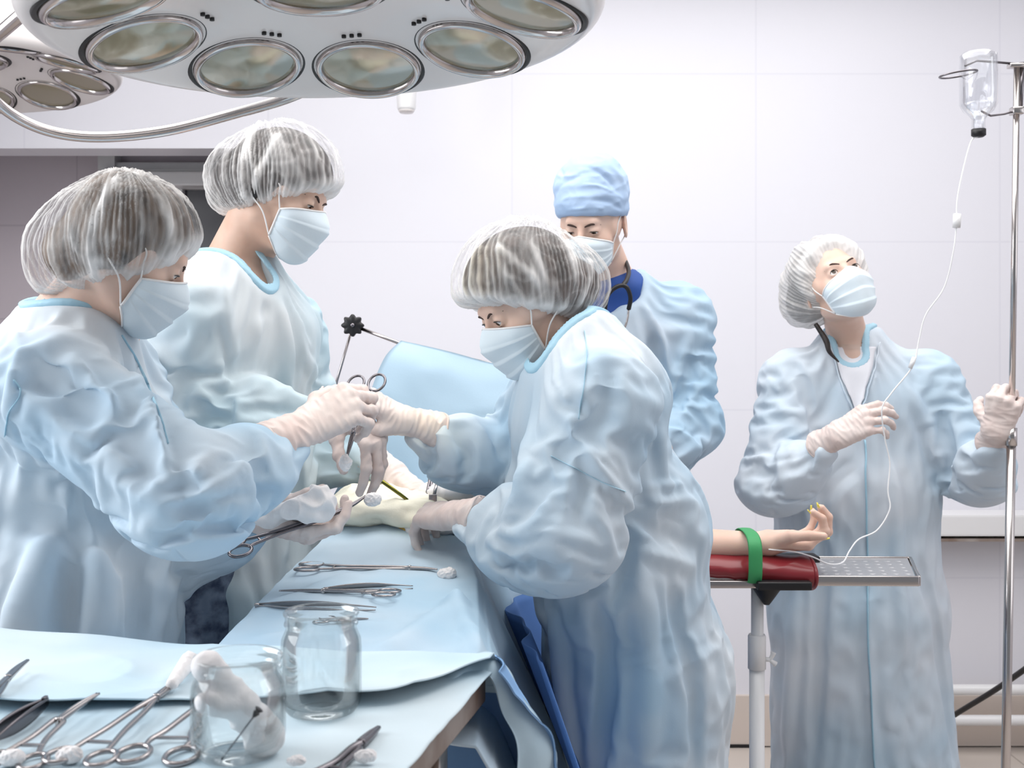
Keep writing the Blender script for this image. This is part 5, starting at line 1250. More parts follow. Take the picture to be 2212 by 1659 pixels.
tag(add('screen_drape', v, f, M['screen']), 'light blue drape hung as a screen behind the hands', 'drape')
# fenestrated area: cream towels and swab cloths around the wound
c = P(865, 1092, 2.24)
tw = union((ball(P(850, 1085, 2.28), (.135, .12, .022)), 0), (ball(P(800, 1078, 2.30), (.06, .07, .03)), .03), (ball(P(930, 1118, 2.20), (.09, .06, .016)), .03), (ball(P(760, 1112, 2.22), (.055, .06, .018)), .03))
o = blob('surgical_towel', tw, c-V(.3, .25, .08), c+V(.3, .25, .1), .0035, M['towel'], None, .005, 16, 3, amp2=.002); tag(o, 'cream towel crumpled around the wound under the yellow light', 'towel')
c = P(1010, 1062, 2.30); o = blob('white_cloth', union((ball(c, (.10, .08, .028)), 0), (ball(c+V(.05, .02, .01), (.06, .06, .03)), .03)), c-.17, c+.17, .0035, M['gauze'], None, .005, 18, 5, amp2=.002); tag(o, 'white folded cloth beyond the middle woman\'s cuff', 'cloth')
c = onto(955, 1152, drape_z, .010); o = blob('gauze_pad', union((ball(c, (.065, .030, .010)), 0), (ball(c+V(-.03, 0, .0), (.04, .022, .008)), .02)), c-.1, c+.1, .002, M['gauze'], None, .0028, 38, 7, amp2=.001); tag(o, 'flat ragged gauze pad lying beside the middle woman\'s lower glove', 'gauze')
pt = thing('patient', P(925, 1110, 2.18), 'patient under the drape with one bare forearm strapped to the arm board', 'person')
c = P(922, 1098, 2.20); blob('body', union((ball(P(925, 1125, 2.22)-V(0, 0, .03), (.08, .07, .065)), 0)), c-.14, c+.12, .004, M['iodine'], pt, label='iodine-stained skin at the wound')

# beige equipment column with a coiled cord, seen between the gowns
eq = thing('equipment_column', P(672, 1190, 3.0), 'beige equipment column with black coiled cord seen between the gowns', 'column')
c = P(668, 1090, 3.0); v, f = box(c-V(.0, 0, .38), (.062, .12, 1.06), bev=.008); add('housing', v, f, M['beige'], eq)
cs = P(655, 1052, 2.9); pts = [cs+V(.0+.00085*k, -.012+.010*math.sin(k*.42), .012*math.cos(k*.42)) for k in range(75)]
v, f = tube(pts, .0032, 8); add('coiled_cord', v, f, M['black'], eq)
v, f = sphere_mesh(P(653, 992, 2.92), .009, (0, -1, 0)); add('knob', v, f, M['chrome'], eq)

# ------------------------------------------------------------------ arm board at the right
ab = thing('arm_board', (.47, 2.48, 0), 'steel arm board on a white adjustable post, padded with red vinyl', 'arm board')
zb_ = .957; q = [V(.10, 2.40, zb_), V(.8656, 2.385, zb_), V(.929, 2.61, zb_), V(.10, 2.63, zb_)]
def prism(poly, z0, z1):
    n = len(poly); v = [(*p[:2], z0) for p in poly]+[(*p[:2], z1) for p in poly]
    f = [tuple(range(n))[::-1], tuple(range(n, 2*n))]+[(i, (i+1) % n, (i+1) % n+n, i+n) for i in range(n)]
    return np.array(v, float), f
v, f = prism(q, zb_-.004, zb_); tr = add('tray', v, f, M['traymetal'], ab, smooth=False)
rim = [q[0]+V(0, -.006, 0), q[1]+V(.006, -.006, 0), q[2]+V(.008, .006, 0), q[3]+V(0, .006, 0)]
for i in range(3):
    a, b = rim[i], rim[i+1]; L = np.linalg.norm(b-a); d = nrm(b-a); Mx = np.array([d, np.cross((0, 0, 1), d), (0, 0, 1)])
    v, f = box((a+b)/2-V(0, 0, .008), (L, .008, .022), Mx, .003); add('tray_rim', v, f, M['chrome'], tr)
for ix in range(9):
    for iy in range(5):
        p = V(.655+ix*.026+iy*.008, 2.42+iy*.038, zb_); 
        v, f = lathe([(.0005, .0010), (.004, .0008), (.007, .0002), (.0085, -.001)], p, (0, 0, 1), 12); 
        if ix == 0 and iy == 0: dv, df = [v], [f]
        else: dv.append(v); df.append(f)
v, f = join(*zip(dv, df)); add('raised_dimples', v, f, M['traymetal'], tr)
r0, r1 = V(.25, 2.44, .985), P(1748, 1235, 2.425)
rc_ = smooth_path([V(.20, 2.44, .985), P(1600, 1232, 2.43), P(1748, 1237, 2.425)], 16)
rf = union((econe(V(.18, 2.45, .985), P(1742, 1236, 2.43), (.062, .026), (.062, .034), (0, 1, 0)), 0))
rf = inter(rf, plane(P(1752, 1235, 2.43), (1, 0, 0)), .006)
blob('cushion', rf, V(.12, 2.36, .93), V(.72, 2.54, 1.06), .003, M['red'], ab, .0016, 14, 9)
v, f = tube(smooth_path([P(1748, 1237, 2.43)+V(0, .060*math.cos(a), .032*math.sin(a)) for a in np.linspace(0, 2*math.pi, 13)[:-1]], 4, closed=True), .0045, 8, closed=True); add('cushion_end_roll', v, f, M['red'], ab)
v, f = box(P(1690, 1262, 2.372), (.115, .05, .018), bev=.004); add('black_pad', v, f, M['black'], ab)
v, f = box(P(1600, 1205, 2.47), (.34, .055, .014), bev=.005); add('black_pad', v, f, M['black'], ab)
v, f = box(P(1560, 1262, 2.375), (.20, .012, .016), bev=.003); add('side_rail', v, f, M['steel'], ab)
v, f = lathe([(.0005, -.036), (.006, -.036), (.012, -.028), (.034, .004), (.034, .010), (.0005, .010)], P(1656, 1270, 2.40), (0, 0, 1), 20); add('clamp_knob', v, f, M['black'], ab)
gx = P(1618, 0, 2.42)[0]
ga = np.linspace(0, 2*math.pi, 60, endpoint=False); zc_, hz = .5*(P(0, 1157, 2.36)[2]+P(0, 1272, 2.36)[2]), .5*(P(0, 1157, 2.36)[2]-P(0, 1272, 2.36)[2])
sup = lambda a, p_: np.sign(a)*np.abs(a)**p_
loop = np.stack([gx+0*ga, 2.435+.080*sup(np.cos(ga), .7), zc_+hz*sup(np.sin(ga), .55)], 1)
v, f = tube(loop, 1.0, 10, closed=True, flat=(.0022, .0148), up=(1, 0, 0)); add('strap', v, f, M['green'], ab, label='green tape strap over the wrist')
px0 = P(1636, 0, 2.42)[0]
v, f = lathe([(.0005, 0), (.0135, 0), (.0135, P(0, 1268, 2.42)[2]-.62), (.0005, P(0, 1268, 2.42)[2]-.62)], (px0, 2.42, .62), (0, 0, 1), 24); add('inner_post', v, f, M['white'], ab)
v, f = lathe([(.0005, 0), (.0165, 0), (.0165, P(0, 1440, 2.42)[2]), (.0005, P(0, 1440, 2.42)[2])], (px0-.001, 2.42, 0), (0, 0, 1), 24); add('outer_post', v, f, M['white'], ab)
z0_, z1_ = P(0, 1446, 2.42)[2], P(0, 1370, 2.42)[2]
v, f = lathe([(.015, z0_), (.0195, z0_+.002), (.0195, z1_-.004), (.0175, z1_), (.013, z1_)], (px0-.001, 2.42, 0), (0, 0, 1), 24); add('collar', v, f, M['white'], ab)
wn = P(1664, 1425, 2.41)
v, f = join(tube([P(1650, 1424, 2.415), wn], .005, 10), tube(smooth_path([wn+V(-.001, 0, 0), wn+V(.004, 0, .008), wn+V(.007, 0, .016)], 4), [.004, .005, .0062], 10), tube(smooth_path([wn+V(-.001, 0, 0), wn+V(.006, 0, -.006), wn+V(.012, 0, -.010)], 4), [.004, .005, .0062], 10)); add('wing_screw', v, f, M['white'], ab)
for dx, dy in ((.2, 0), (-.2, 0), (0, .2), (0, -.2)):
    v, f = tube([V(px0, 2.42, .05), V(px0+dx, 2.42+dy, .02)], .012, 12); add('foot', v, f, M['white'], ab)

# ------------------------------------------------------------------ patient's bare arm, palm up, fingers curled
wr = P(1645, 1176, 2.44)
ff, pts, tips, frm = hand_field(wr, V(1, .02, .05), V(-.05, .05, -1), V(.1, -1, .1), [(38, 62, 42), (30, 55, 38), (26, 48, 35), (22, 42, 32)], spread=(4, 1, -3, -8),
                                thumb=((.62, .65, -.35), (.30, .95, -.05), (.2, .97, .05)), forearm=V(.36, 2.46, 1.012), far=(.034, .042), fat=1.0, sc=1.08)
armf = union((ff, 0), (cone(V(.36, 2.46, 1.012), V(.12, 2.50, 1.02), .038, .044), .02))
v, q_ = surf(armf, V(.05, 2.34, .93), V(.80, 2.56, 1.14), .0024); am = add('arm', v, q_, M['skin'], pt)
for a, b, r, d in tips:
    ax3 = nrm(b-a); W_ = frm[3]; bk = perp(frm[2], ax3); 
    side = np.cross(ax3, bk); nb_ = 12
    def nf(u, v_):
        x = (u-.5)*2; L = v_
        return b+ax3*(-.007+.020*L)[:, None]+side*(x*(.0052-.0018*L**2))[:, None]+bk*(r*.93*np.sqrt(np.clip(1-(x*.72)**2, 0, 1))-.0002-.003*L**2)[:, None]
    v, f = sheet(nf, 9, 9, .0009); add('fingernail', v, f, M['nail'], am, label='long yellow fingernail')

# ------------------------------------------------------------------ drip stand and drip
iv = thing('drip_stand', (1.17, 2.62, 0), 'chrome drip stand at the right edge, held by the woman looking up', 'stand')
tp, bt = P(2197, 138, 2.6), P(2172, 1659, 2.6); dr = nrm(tp-bt); base = bt+dr*(-(bt[2]-.05)/dr[2]); mid = P(2185, 935, 2.6)
v, f = tube([mid-dr*.03, tp], .0072, 20); add('upper_pole', v, f, M['chrome'], iv)
v, f = tube([base, mid], .0105, 20); add('lower_pole', v, f, M['chrome'], iv)
v, f = tube([mid-dr*.03, mid+dr*.012], .0128, 20); add('joint_collar', v, f, M['chrome'], iv)
v, f = tube([P(2207, 135, 2.61), P(2203, 235, 2.61)], .0065, 16); add('hook_post', v, f, M['dsteel'], iv)
v, f = box(tp-dr*.005, (.040, .022, .010), bev=.003); add('top_plate', v, f, M['chrome'], iv)
v, f = tube([tp+V(0, 0, 0), P(2110, 131, 2.60), P(2085, 142, 2.58)], .0028, 10); add('hook_arm', v, f, M['dsteel'], iv)
rg = P(2070, 160, 2.56); pts = [rg+V(.042*math.cos(a), .03*math.sin(a), .006*math.cos(a)) for a in np.linspace(0, 2*math.pi, 30, endpoint=False)]
v, f = tube(pts, .0024, 8, closed=True); add('hook_ring', v, f, M['dsteel'], iv)
v, f = tube([P(2197, 238, 2.6), P(2170, 246, 2.6), P(2140, 250, 2.6), P(2120, 240, 2.59)], .0026, 10); add('lower_hook', v, f, M['dsteel'], iv)
v, f = box(P(2196, 240, 2.6), (.026, .026, .018), bev=.004); add('hook_clamp', v, f, M['chrome'], iv)
for k in range(5):
    a = 2*math.pi*k/5+.5; e = base+V(.26*math.cos(a), .26*math.sin(a), -.02)
    v, f = tube([base, e], .011, 12); lg = add('foot', v, f, M['chrome'], iv)
    v, f = sphere_mesh(V(e[0], e[1], .024), .024, (0, 1, 0), 18, 12); add('caster', v, f, M['black'], lg)
bl_ = thing('drip_bottle', P(2110, 190, 2.6), 'clear upside-down drip bottle with black stopper on the stand', 'bottle')
bc = P(2108, 0, 2.6)[0]; zt_, zm, zn, ze = P(0, 118, 2.6)[2], P(0, 228, 2.6)[2], P(0, 262, 2.6)[2], P(0, 286, 2.6)[2]
v, f = lathe([(.0005, zt_), (.034, zt_), (.041, zt_-.006), (.042, zt_-.02), (.042, zm), (.034, zm-.016), (.018, zn+.008), (.015, zn), (.015, ze), (.012, ze), (.012, zn), (.031, zm-.012), (.039, zm), (.039, zt_-.01), (.0005, zt_-.006)], (bc, 2.585, 0), (0, 0, 1), 40); add('glass', v, f, M['bottle'], bl_)
v, f = lathe([(.0005, zm-.0), (.0385, zm-.0), (.030, zm-.014), (.0145, zn+.002), (.0005, zn)], (bc, 2.585, 0), (0, 0, 1), 32); add('liquid', v, f, M['bottle'], bl_)
v, f = lathe([(.0005, ze-.014), (.011, ze-.014), (.0165, ze-.010), (.0165, ze+.004), (.0005, ze+.004)], (bc, 2.585, 0), (0, 0, 1), 24); add('stopper', v, f, M['black'], bl_)
ti = thing('drip_line', P(2100, 300, 2.585), 'thin clear drip tube curling from the bottle down to the patient\'s wrist', 'tube')
pth = [V(bc, 2.585, ze-.012), P(2098, 305, 2.585), P(2082, 360, 2.57), P(2068, 430, 2.56), P(2066, 480, 2.56), P(2060, 540, 2.56), P(2040, 620, 2.57), P(2000, 680, 2.57), P(1985, 735, 2.57), P(1972, 790, 2.56), P(1925, 850, 2.55), P(1905, 885, 2.545),
       P(1912, 950, 2.55), P(1922, 1000, 2.55), P(1918, 1060, 2.54), P(1922, 1100, 2.53), P(1895, 1145, 2.52), P(1855, 1165, 2.5), P(1835, 1190, 2.48), P(1820, 1215, 2.45), P(1790, 1218, 2.42), P(1755, 1203, 2.41), P(1715, 1192, 2.40), P(1660, 1187, 2.40)]
v, f = tube(smooth_path(pth, 8), .0017, 8); add('tubing', v, f, M['clear'], ti)
v, f = tube([P(2068, 462, 2.56), P(2066, 492, 2.56)], .009, 12); add('roller_clamp', v, f, M['white'], ti)
v, f = tube([P(1975, 772, 2.56), P(1966, 795, 2.558)], .005, 12); add('connector', v, f, M['clear'], ti)
v, f = tube(smooth_path([P(1500, 1150, 2.5), P(1535, 1144, 2.5), P(1570, 1152, 2.49), P(1590, 1165, 2.47), P(1604, 1170, 2.46)], 8), .0016, 8)
tag(add('sensor_wire', v, f, M['clear']), 'thin pale wire arching over the patient\'s bare forearm', 'wire')
# ------------------------------------------------------------------ instrument table in the foreground
KC = V(-.032, 1.36, 1.04); TU = V(-.976, .217, 0); TV = V(-.217, -.976, 0)
it = thing('instrument_table', (KC+.5*TU+.3*TV)*V(1, 1, 0), 'instrument table in the foreground with worn grey edge', 'table')
Mx = np.array([TU, TV, (0, 0, 1)])
v, f = box(KC+TU*.45+TV*.30-V(0, 0, .019), (.90, .60, .034), Mx, .003); add('tabletop', v, f, M['edge'], it)
for a, b in ((.05, .05), (.85, .05), (.05, .55), (.85, .55)):
    c = KC+TU*a+TV*b; v, f = tube([V(c[0], c[1], 1.0), V(c[0], c[1], .0)], .015, 14); add('leg', v, f, M['chrome'], it)
def cz(x, y):                                          # height of the instrument cloth
    p = np.stack([np.atleast_1d(x), np.atleast_1d(y), np.zeros(np.size(x))], 1)
    return 1.0425+.0022*(1+noise(p*9, 90))+.0016*(1+ridged(p*np.array([7, 12, 1])+noise(p*5, 92)[:, None], 91))
def cloth_fn(u, v_):
    a = -.012+u*.93; b = -.03+v_*.66
    p = KC+np.outer(a, TU)+np.outer(b, TV); z = cz(p[:, 0], p[:, 1])
    fall = np.clip(-b, 0, 1); z = z-6*fall**1.2*.35
    return np.stack([p[:, 0], p[:, 1], z], 1)
v, f = sheet(cloth_fn, 260, 180, .0016)
cl = add('instrument_cloth', v, f, M['drape2']); tag(cl, 'pale blue cloth spread over the foreground instrument table', 'cloth')
# the cloth's doubled-back layer along the far edge: its free edge waves and lifts
def fold_edge(a):
    k = np.linspace(-.015, .015, 5); A_ = [-.01, .0, .024, .05, .09, .277, .463, .7, .95]; B_ = [.015, .03, .10, .165, .19, .229, .283, .32, .34]
    return np.mean([np.interp(a+d, A_, B_) for d in k], 0)+.006*np.sin(a*17+1)
def fold_z(a, b, v_):
    p = KC+np.outer(a, TU)+np.outer(b, TV); p3 = np.stack([p[:, 0], p[:, 1], 0*a], 1)
    z = cz(p[:, 0], p[:, 1])+.0035+.003*(1+noise(p3*6, 95))*sm(0, .3, v_)+.006*v_**5*(1+.6*np.sin(a*16))+.003*ridged(p3*8, 96)*np.clip(v_*2, 0, 1)
    z = z+.004*np.exp(-((b+.005)/.03)**2)*(1+.5*np.sin(a*11+.6)+.35*np.sin(a*27)); z = z-9*np.clip(-b, 0, 1)**1.3*.4
    return p, z+.006*sm(.20, .0, a)*sm(0, .8, v_)
def fold_fn(u, v_):
    a = -.01+u*.93; e = fold_edge(a); b = -.035+v_*(e+.035)
    p, z = fold_z(a, b, v_)
    return np.stack([p[:, 0], p[:, 1], z], 1)
def cz2(x, y):                                         # top of whichever cloth layer lies uppermost
    q = np.stack([np.atleast_1d(x), np.atleast_1d(y), np.zeros(np.size(x))], 1)-KC*V(1, 1, 0)
    a = q@TU; b = q@TV; e = fold_edge(a); v_ = (b+.035)/(e+.035)
    return np.where((b < e) & (b > -.02) & (a > -.01), fold_z(a, b, np.clip(v_, 0, 1))[1], cz(x, y))
v, f = sheet(fold_fn, 280, 90, .0018); add('turned_back_layer', v, f, M['drape2'], cl)
# rolled corner and the flap that hangs off the right side
rows = [[P(1046, 1456, 1.375), P(985, 1535, 1.37), P(905, 1640, 1.35), P(800, 1780, 1.34)],
        [P(1058, 1428, 1.40), P(1062, 1505, 1.44), P(1050, 1620, 1.46), P(1040, 1760, 1.46)],
        [P(1072, 1414, 1.37), P(1112, 1490, 1.42), P(1135, 1600, 1.44), P(1130, 1760, 1.44)],
        [P(1088, 1432, 1.33), P(1142, 1530, 1.37), P(1178, 1600, 1.39), P(1172, 1760, 1.39)],
        [P(1080, 1450, 1.31), P(1136, 1530, 1.33), P(1196, 1600, 1.35), P(1196, 1760, 1.35)]]
v, f = grid_sheet(rows, 0, 0, .002, .0022, 16); add('corner_flap', v, f, M['drape_mid'], cl, label='blue corner of cloth hanging down')
rows = [[P(850, 1520, 1.25), P(905, 1500, 1.27), P(960, 1455, 1.32), P(1005, 1420, 1.37), P(1050, 1408, 1.385), P(1085, 1432, 1.37), P(1130, 1510, 1.36), P(1196, 1612, 1.36), P(1204, 1760, 1.37)],
        [P(868, 1530, 1.235), P(925, 1510, 1.25), P(978, 1470, 1.30), P(1015, 1438, 1.35), P(1050, 1432, 1.36), P(1075, 1455, 1.345), P(1110, 1530, 1.34), P(1160, 1620, 1.34), P(1150, 1760, 1.34)],
        [P(862, 1540, 1.232), P(915, 1530, 1.24), P(965, 1495, 1.285), P(1005, 1462, 1.33), P(1040, 1452, 1.345), P(1062, 1470, 1.335), P(1085, 1540, 1.335), P(1118, 1620, 1.33), P(1105, 1760, 1.33)]]
v, f = grid_sheet(rows, 0, 0, .002, .0018, 18); add('rolled_corner', v, f, M['drape2'], cl)

# ------------------------------------------------------------------ glass jars
def jar(px, py, r, hgt, label):
    b = onto(px, py, cz, .001, .9, 1.6); t = thing('glass_jar', b, label, 'jar')
    k = r/.043; H_ = hgt
    out = [(.0005, .003), (.026*k, .003), (.030*k, 0), (.036*k, .002), (.0415*k, .010), (.043*k, .020), (.043*k, H_*.62), (.0422*k, H_*.72), (.0385*k, H_*.80), (.0372*k, H_*.83), (.0375*k, H_*.85), (.0392*k, H_*.865), (.0392*k, H_*.885), (.0382*k, H_*.90), (.0382*k, H_*.955), (.0402*k, H_*.965), (.0405*k, H_*.99), (.0385*k, H_)]
    inn = [(.0360*k, H_*.99), (.0350*k, H_*.95), (.0350*k, H_*.86), (.0350*k, H_*.82), (.0395*k, H_*.72), (.0408*k, H_*.6), (.0408*k, .022), (.038*k, .011), (.028*k, .0075), (.0005, .009)]
    v, f = lathe(out+inn, b, (0, 0, 1), 72); add('glass', v, f, M['glass'], t)
    return t, b
ja, ba = jar(515, 1632, .0440, .094, 'open glass jar holding a gauze-wrapped roll, nearer of the two')
jb, bb = jar(694, 1540, .0425, .108, 'empty open glass jar, farther of the two')

# ------------------------------------------------------------------ instruments
def clamp(name, A, B, N, label, cat='clamp', rr=.012, wd=.016, opn=.0, bend=0.0, thick=.0026, joint=.72, group=None, m=None, tipflat=1.0, ring_flat=(.85, 1.0)):
    """ring-handled clamp from the finger rings at A to the tip at B, N out of its flat side"""
    A = V(A); B = V(B); m = m or M['steel']; X = nrm(B-A); Z = perp(N, X); Y = np.cross(Z, X); L = np.linalg.norm(B-A)
    W = lambda x, y, z=0: A+X*x+Y*y+Z*z
    t = thing(name, A, label, cat, group); jx = L*joint
    for s in (1, -1):
        ang = np.linspace(0, 2*math.pi, 28, endpoint=False)
        pts = [W(rr*1.25*math.cos(a), s*wd+rr*.92*math.sin(a), s*.0006) for a in ang]
        v, f = tube(pts, thick*.82, 10, closed=True, up=Z); add('finger_ring', v, f, m, t)
        o = opn*L*.10
        sh = smooth_path([W(rr*1.2, s*(wd-rr*.25), s*.0006), W(rr*2.2, s*(wd*.50+o*.6), s*.0008), W(L*.32, s*(wd*.22+o*.6), s*.001), W(L*.55, s*(.0030+o*.3), s*.0012), W(jx, -s*.0006, s*.0010)], 7)
        v, f = tube(sh, [thick*.8, thick*.95, thick, thick*1.05, thick*1.2], 10, up=Z, flat=(1.0, .8)); add('shank', v, f, m, t)
        o2 = opn*L*.012
        bz = lambda x: bend*((x-jx)/(L-jx))**2
        jw = smooth_path([W(jx, -s*.001, 0), W(jx+(L-jx)*.3, -s*(.002+o2*.35)+bz(jx+(L-jx)*.3), 0), W(jx+(L-jx)*.65, -s*(.0016+o2*.7)+bz(jx+(L-jx)*.65), 0), W(L, -s*(.0008+o2)+bz(L), 0)], 7)
        v, f = tube(jw, np.array([thick*1.25, thick*1.0, thick*.85, thick*.5])*tipflat, 10, up=Z, flat=(.8, .9)); add('jaw', v, f, m, t)
    v, f = lathe([(.0005, -.0042), (.0028, -.0042), (.0034, -.003), (.0034, .003), (.0028, .0042), (.0005, .0042)], W(jx, 0), Z, 16); add('box_joint', v, f, M['chrome'] if m is M['steel'] else m, t)
    v, f = box(W(rr*2.6, 0, 0), (.003, 2*(wd*.60+opn*L*.05), .003), np.array([X, Y, Z]), .0006); add('ratchet', v, f, m, t)
    return t
def tweezers(name, A, B, N, label, wd=.0055, m=None, cat='tweezers', group=None, thick=.0012):
    """two sprung blades joined at A"""
    A = V(A); B = V(B); m = m or M['steel']; X = nrm(B-A); Z = perp(N, X); Y = np.cross(Z, X); L = np.linalg.norm(B-A)
    W = lambda x, y, z=0: A+X*x+Y*y+Z*z
    t = thing(name, A, label, cat, group)
    for s in (1, -1):
        def bf(u, v_):
            x = u*L; sep = s*(.0008+.0062*np.sin(math.pi*np.clip(u*.92, 0, 1))**.8); w_ = wd*(.55+.6*np.sin(math.pi*np.clip(u*1.25, 0, 1)))*(1-.72*sm(.55, 1, u))
            return A+np.outer(x, X)+np.outer(sep, Y)+np.outer((v_-.5)*w_, Z)
        v, f = sheet(bf, 40, 5, thick); add('blade', v, f, m, t, smooth=False)
    v, f = box(W(.003, 0), (.008, .004, wd*.9), np.array([X, Y, Z]), .001); add('joined_end', v, f, m, t)
    return t
UP = V(0, 0, 1)
T_ = lambda x, y, l=.005: onto(x, y, cz2, l, .85, 1.7)
D_ = lambda x, y, l=.004: onto(x, y, drape_z, l, 1.3, 2.6)
def LAY(a, b, zf, lift=.004):
    a, b = onto(*a, zf, lift, .85, 2.6), onto(*b, zf, lift, .85, 2.6); t = np.linspace(.02, .98, 60)[:, None]; q = a+(b-a)*t
    d = float(np.max(zf(q[:, 0], q[:, 1])-q[:, 2])); up = V(0, 0, max(0, d+.0035)); return a+up, b+up
def cotton(c, r, label, par=None, s=(1, 1, 1), seed=1, cat='cotton swab', name='cotton_swab', group=None):
    c = V(c); f = union((ball(c, (r*s[0], r*s[1], r*s[2])), 0), (ball(c+V(r*.5, 0, r*.2), r*.6), r*.5), (ball(c+V(-r*.4, r*.2, -r*.2), r*.6), r*.5))
    o = blob(name, f, c-r*max(s)*2.2, c+r*max(s)*2.2, r*.09, M['gauze'], par, r*.13, 1.6/r, seed, amp2=r*.06, fr2=4/r)
    if par is None: tag(o, label, cat, group)
    return o
# on the foreground table
clamp('curved_clamp', *LAY((-95, 1630), (48, 1452), cz2), UP, 'curved clamp whose tip points up at the far left of the foreground table', bend=-.006, thick=.0034, joint=.74)
tweezers('tissue_tweezers', *LAY((100, 1522), (-60, 1630), cz2), UP, 'broad dark tweezers lying flat between two clamps at the left edge', wd=.013, m=M['dsteel'], thick=.002)
clamp('curved_clamp', *LAY((28, 1652), (196, 1506), cz2), UP, 'closed curved clamp in the foreground just right of the dark tweezers', rr=.013, wd=.019, bend=-.008, thick=.0031, joint=.55, opn=.25)
clamp('sponge_clamp', *LAY((175, 1650), (385, 1482), cz2), UP, 'long clamp gripping a rolled gauze tip, beside the nearer jar', rr=.014, wd=.020, thick=.0033, joint=.74, opn=.35)
g0, g1 = T_(372, 1497, .010), T_(410, 1446, .012)
cf = union((cone(g0, g1, .0060, .0095), 0)); v, q_ = surf(cf, np.minimum(g0, g1)-.02, np.maximum(g0, g1)+.02, .0012); v = v+vnormals(v, q_)*(.0010*ridged(v*90, 3))[:, None]
tag(add('gauze_tip', v, q_, M['gauze']), 'white rolled gauze held in the jaws of the long clamp by the jar', 'gauze')
clamp('scissor_clamp', *LAY((340, 1643), (470, 1500), cz2), UP, 'clamp with two open finger rings at the bottom, running behind the nearer jar', rr=.016, wd=.023, thick=.0034, joint=.84, opn=.7)
clamp('straight_clamp', *LAY((690, 1700), (818, 1582), cz2), UP, 'closed straight clamp pointing up right of the nearer jar', rr=.013, wd=.018, thick=.0036, joint=.66, m=M['dsteel'], tipflat=1.25)
cotton(T_(790, 1652, .008), .0065, 'white cotton scrap right of the straight clamp at the bottom edge', seed=3, s=(1.6, 1, .8))
cotton(T_(25, 1656, .008), .008, 'white cotton scrap at the bottom left corner', seed=4, s=(1.5, 1, .8))
cotton(T_(150, 1650, .008), .008, 'white cotton scrap between the finger rings of two clamps', seed=5, s=(1.5, 1.1, .9))
cotton(T_(640, 1662, .008), .0055, 'small white cotton scrap in front of the nearer jar', seed=6, s=(1.6, 1, .7))
# gauze-wrapped roll standing in the nearer jar, and the probe beside it
a0, a1 = V(ba[0]+.022, ba[1]+.004, ba[2]+.018), P(450, 1440, ba[1]-.015)
rl = union((cone(a0, a1, .0185, .0125), 0), (ball(a0+V(.002, 0, -.004), .015), .01), (ball(a1+V(-.002, 0, .002), (.011, .012, .009)), .008), (cone(a0+V(-.014, -.012, .03), a1+V(.002, -.012, -.03), .011, .010), .006))
v, q_ = surf(rl, np.minimum(a0, a1)-.04, np.maximum(a0, a1)+.04, .0018); n_ = vnormals(v, q_); ax_ = nrm(a1-a0)
v = v+n_*(.0016*ridged(np.stack([v@ax_*40, v[:, 0]*30, v[:, 1]*30], 1), 5)+.0009*noise(v*120, 6))[:, None]
gr = add('gauze_roll', v, q_, M['gauze']); tag(gr, 'gauze-wrapped roll leaning out of the nearer jar', 'gauze')
v, f = tube([a1+V(-.008, -.006, -.004), a1+V(.004, -.012, .001)], .0018, 8); add('metal_tip', v, f, M['dsteel'], gr)
p0, p1 = V(ba[0]-.008, ba[1]-.030, ba[2]+.006), P(556, 1537, ba[1]-.03)
pr = thing('probe', p0, 'thin probe with black tip standing in front of the gauze in the jar', 'probe')
v, f = tube([p0, p1], .0009, 8); add('rod', v, f, M['dsteel'], pr)
v, f = tube([p1-(p1-p0)*.10, p1-(p1-p0)*.02, p1, p1+(p1-p0)*.05], [.0016, .0034, .0022, .0042], 12); add('tip', v, f, M['black'], pr)
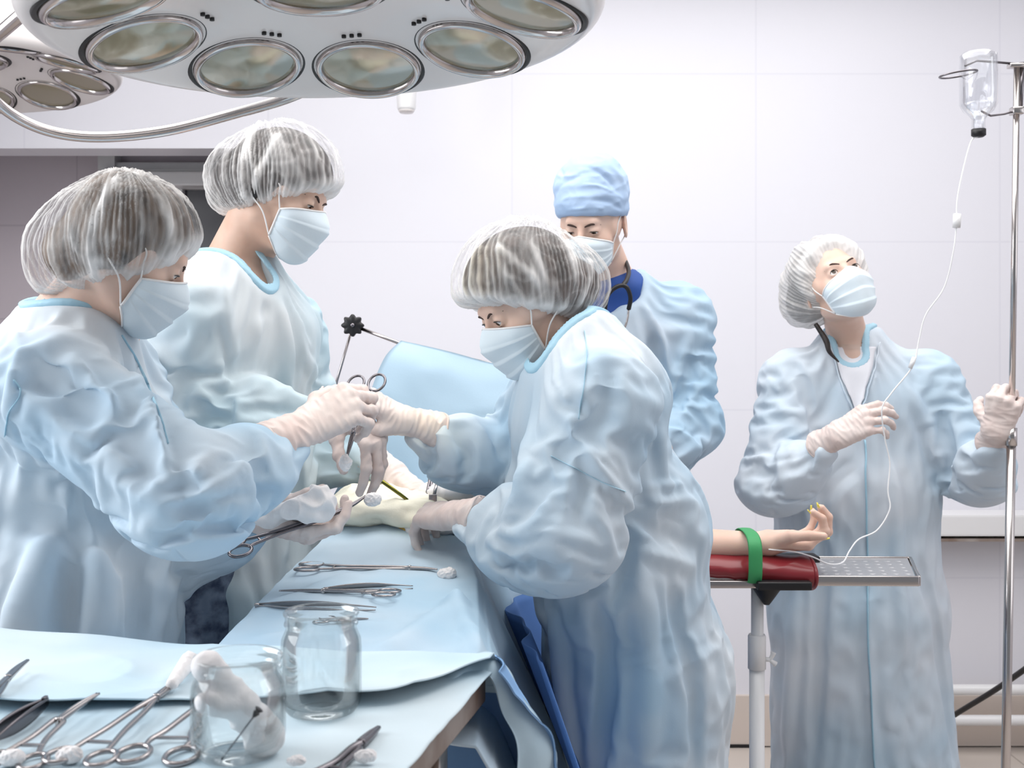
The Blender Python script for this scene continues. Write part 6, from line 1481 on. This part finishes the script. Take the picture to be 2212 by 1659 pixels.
# on the patient drape
clamp('long_clamp', *LAY((668, 1233), (946, 1236), drape_z), UP, 'long clamp lying across the drape with a cotton ball in its curved tip', rr=.017, wd=.021, thick=.0028, joint=.78, bend=-.013, opn=.15)
cotton(D_(965, 1250, .008), .0125, 'white cotton ball in the tip of the long clamp on the drape', seed=8, s=(1.2, 1, .8))
clamp('curved_clamp', *LAY((835, 1296), (608, 1289), drape_z), UP, 'curved clamp with its rings to the right, lying in front of the long clamp', rr=.015, wd=.017, thick=.0026, joint=.60, bend=.010)
tweezers('tweezers', *LAY((700, 1281), (892, 1276), drape_z), V(0, -.6, .8), 'slim tweezers lying directly behind the curved clamp', wd=.010)
tweezers('tweezers', *LAY((552, 1320), (812, 1327), drape_z), V(0, -.6, .8), 'steel tweezers partly hidden behind the rim of the farther jar', wd=.011)
clamp('curved_clamp', *LAY((700, 1346), (795, 1344), drape_z), UP, 'small clamp almost hidden behind the farther jar', rr=.010, wd=.010, thick=.002, joint=.6)
# held in the hands
ca, cb = P(791, 828, 1.96), P(750, 985, 1.84)
clamp('held_clamp', ca, cb, V(-.1, -.6, -.1), 'clamp passed between two gloved hands, its two rings standing up', rr=.0165, wd=.0195, thick=.0029, joint=.70, m=M['dsteel'])
cotton(P(746, 1000, 1.835), .0095, 'cotton ball in the tip of the clamp passed between the hands', seed=9, s=(.9, .9, 1.5))
ca, cb = P(512, 1180, 1.765), P(802, 1082, 1.90)
clamp('held_clamp', ca, cb, V(.1, -.5, 1), 'long curved clamp held low by the left woman, tip pointing at the wound', rr=.0145, wd=.013, thick=.0034, joint=.66, m=M['dsteel'], bend=.018)
cotton(P(805, 1079, 1.91), .011, 'cotton held at the tip of the left woman\'s long clamp', seed=12, s=(1.3, 1, 1))
c = P(640, 1098, 1.83); gf = union((ball(c, (.050, .030, .020)), 0), (ball(P(690, 1085, 1.83), (.022, .022, .026)), .02), (ball(P(580, 1118, 1.83), (.022, .022, .012)), .02))
tag(blob('gauze_bundle', gf, c-.1, c+.1, .0018, M['gauze'], None, .0065, 30, 11, amp2=.0015), 'folded white gauze in the left woman\'s lower hand', 'gauze')
clamp('held_clamp', P(935, 1010, 2.30), P(919, 1108, 2.22), V(.2, -1, .1), 'dark clamp reaching straight down into the wound', rr=.010, wd=.010, thick=.0030, joint=.5, m=M['dsteel'])
rt = thing('retractor', P(935, 1090, 2.2), 'bronze-lit blade retractor standing upright in the wound', 'retractor')
v, f = box(P(935, 1092, 2.20), (.016, .004, .044), bev=.001); add('blade', v, f, M['steel'], rt)
v, f = tube([P(937, 1072, 2.21), P(945, 1040, 2.24)], .0035, 10); add('handle', v, f, M['steel'], rt)
v, f = tube([P(822, 1037, 2.18), P(870, 1072, 2.19), P(914, 1106, 2.20)], [.0042, .0034, .0018], 10)  # the rod's yellow metal stands for the warm lamp light on it
tag(add('yellow_lit_rod', v, f, M['reflector']), 'slanting metal rod tinted yellow for the lamp light, entering the wound from the left', 'rod')
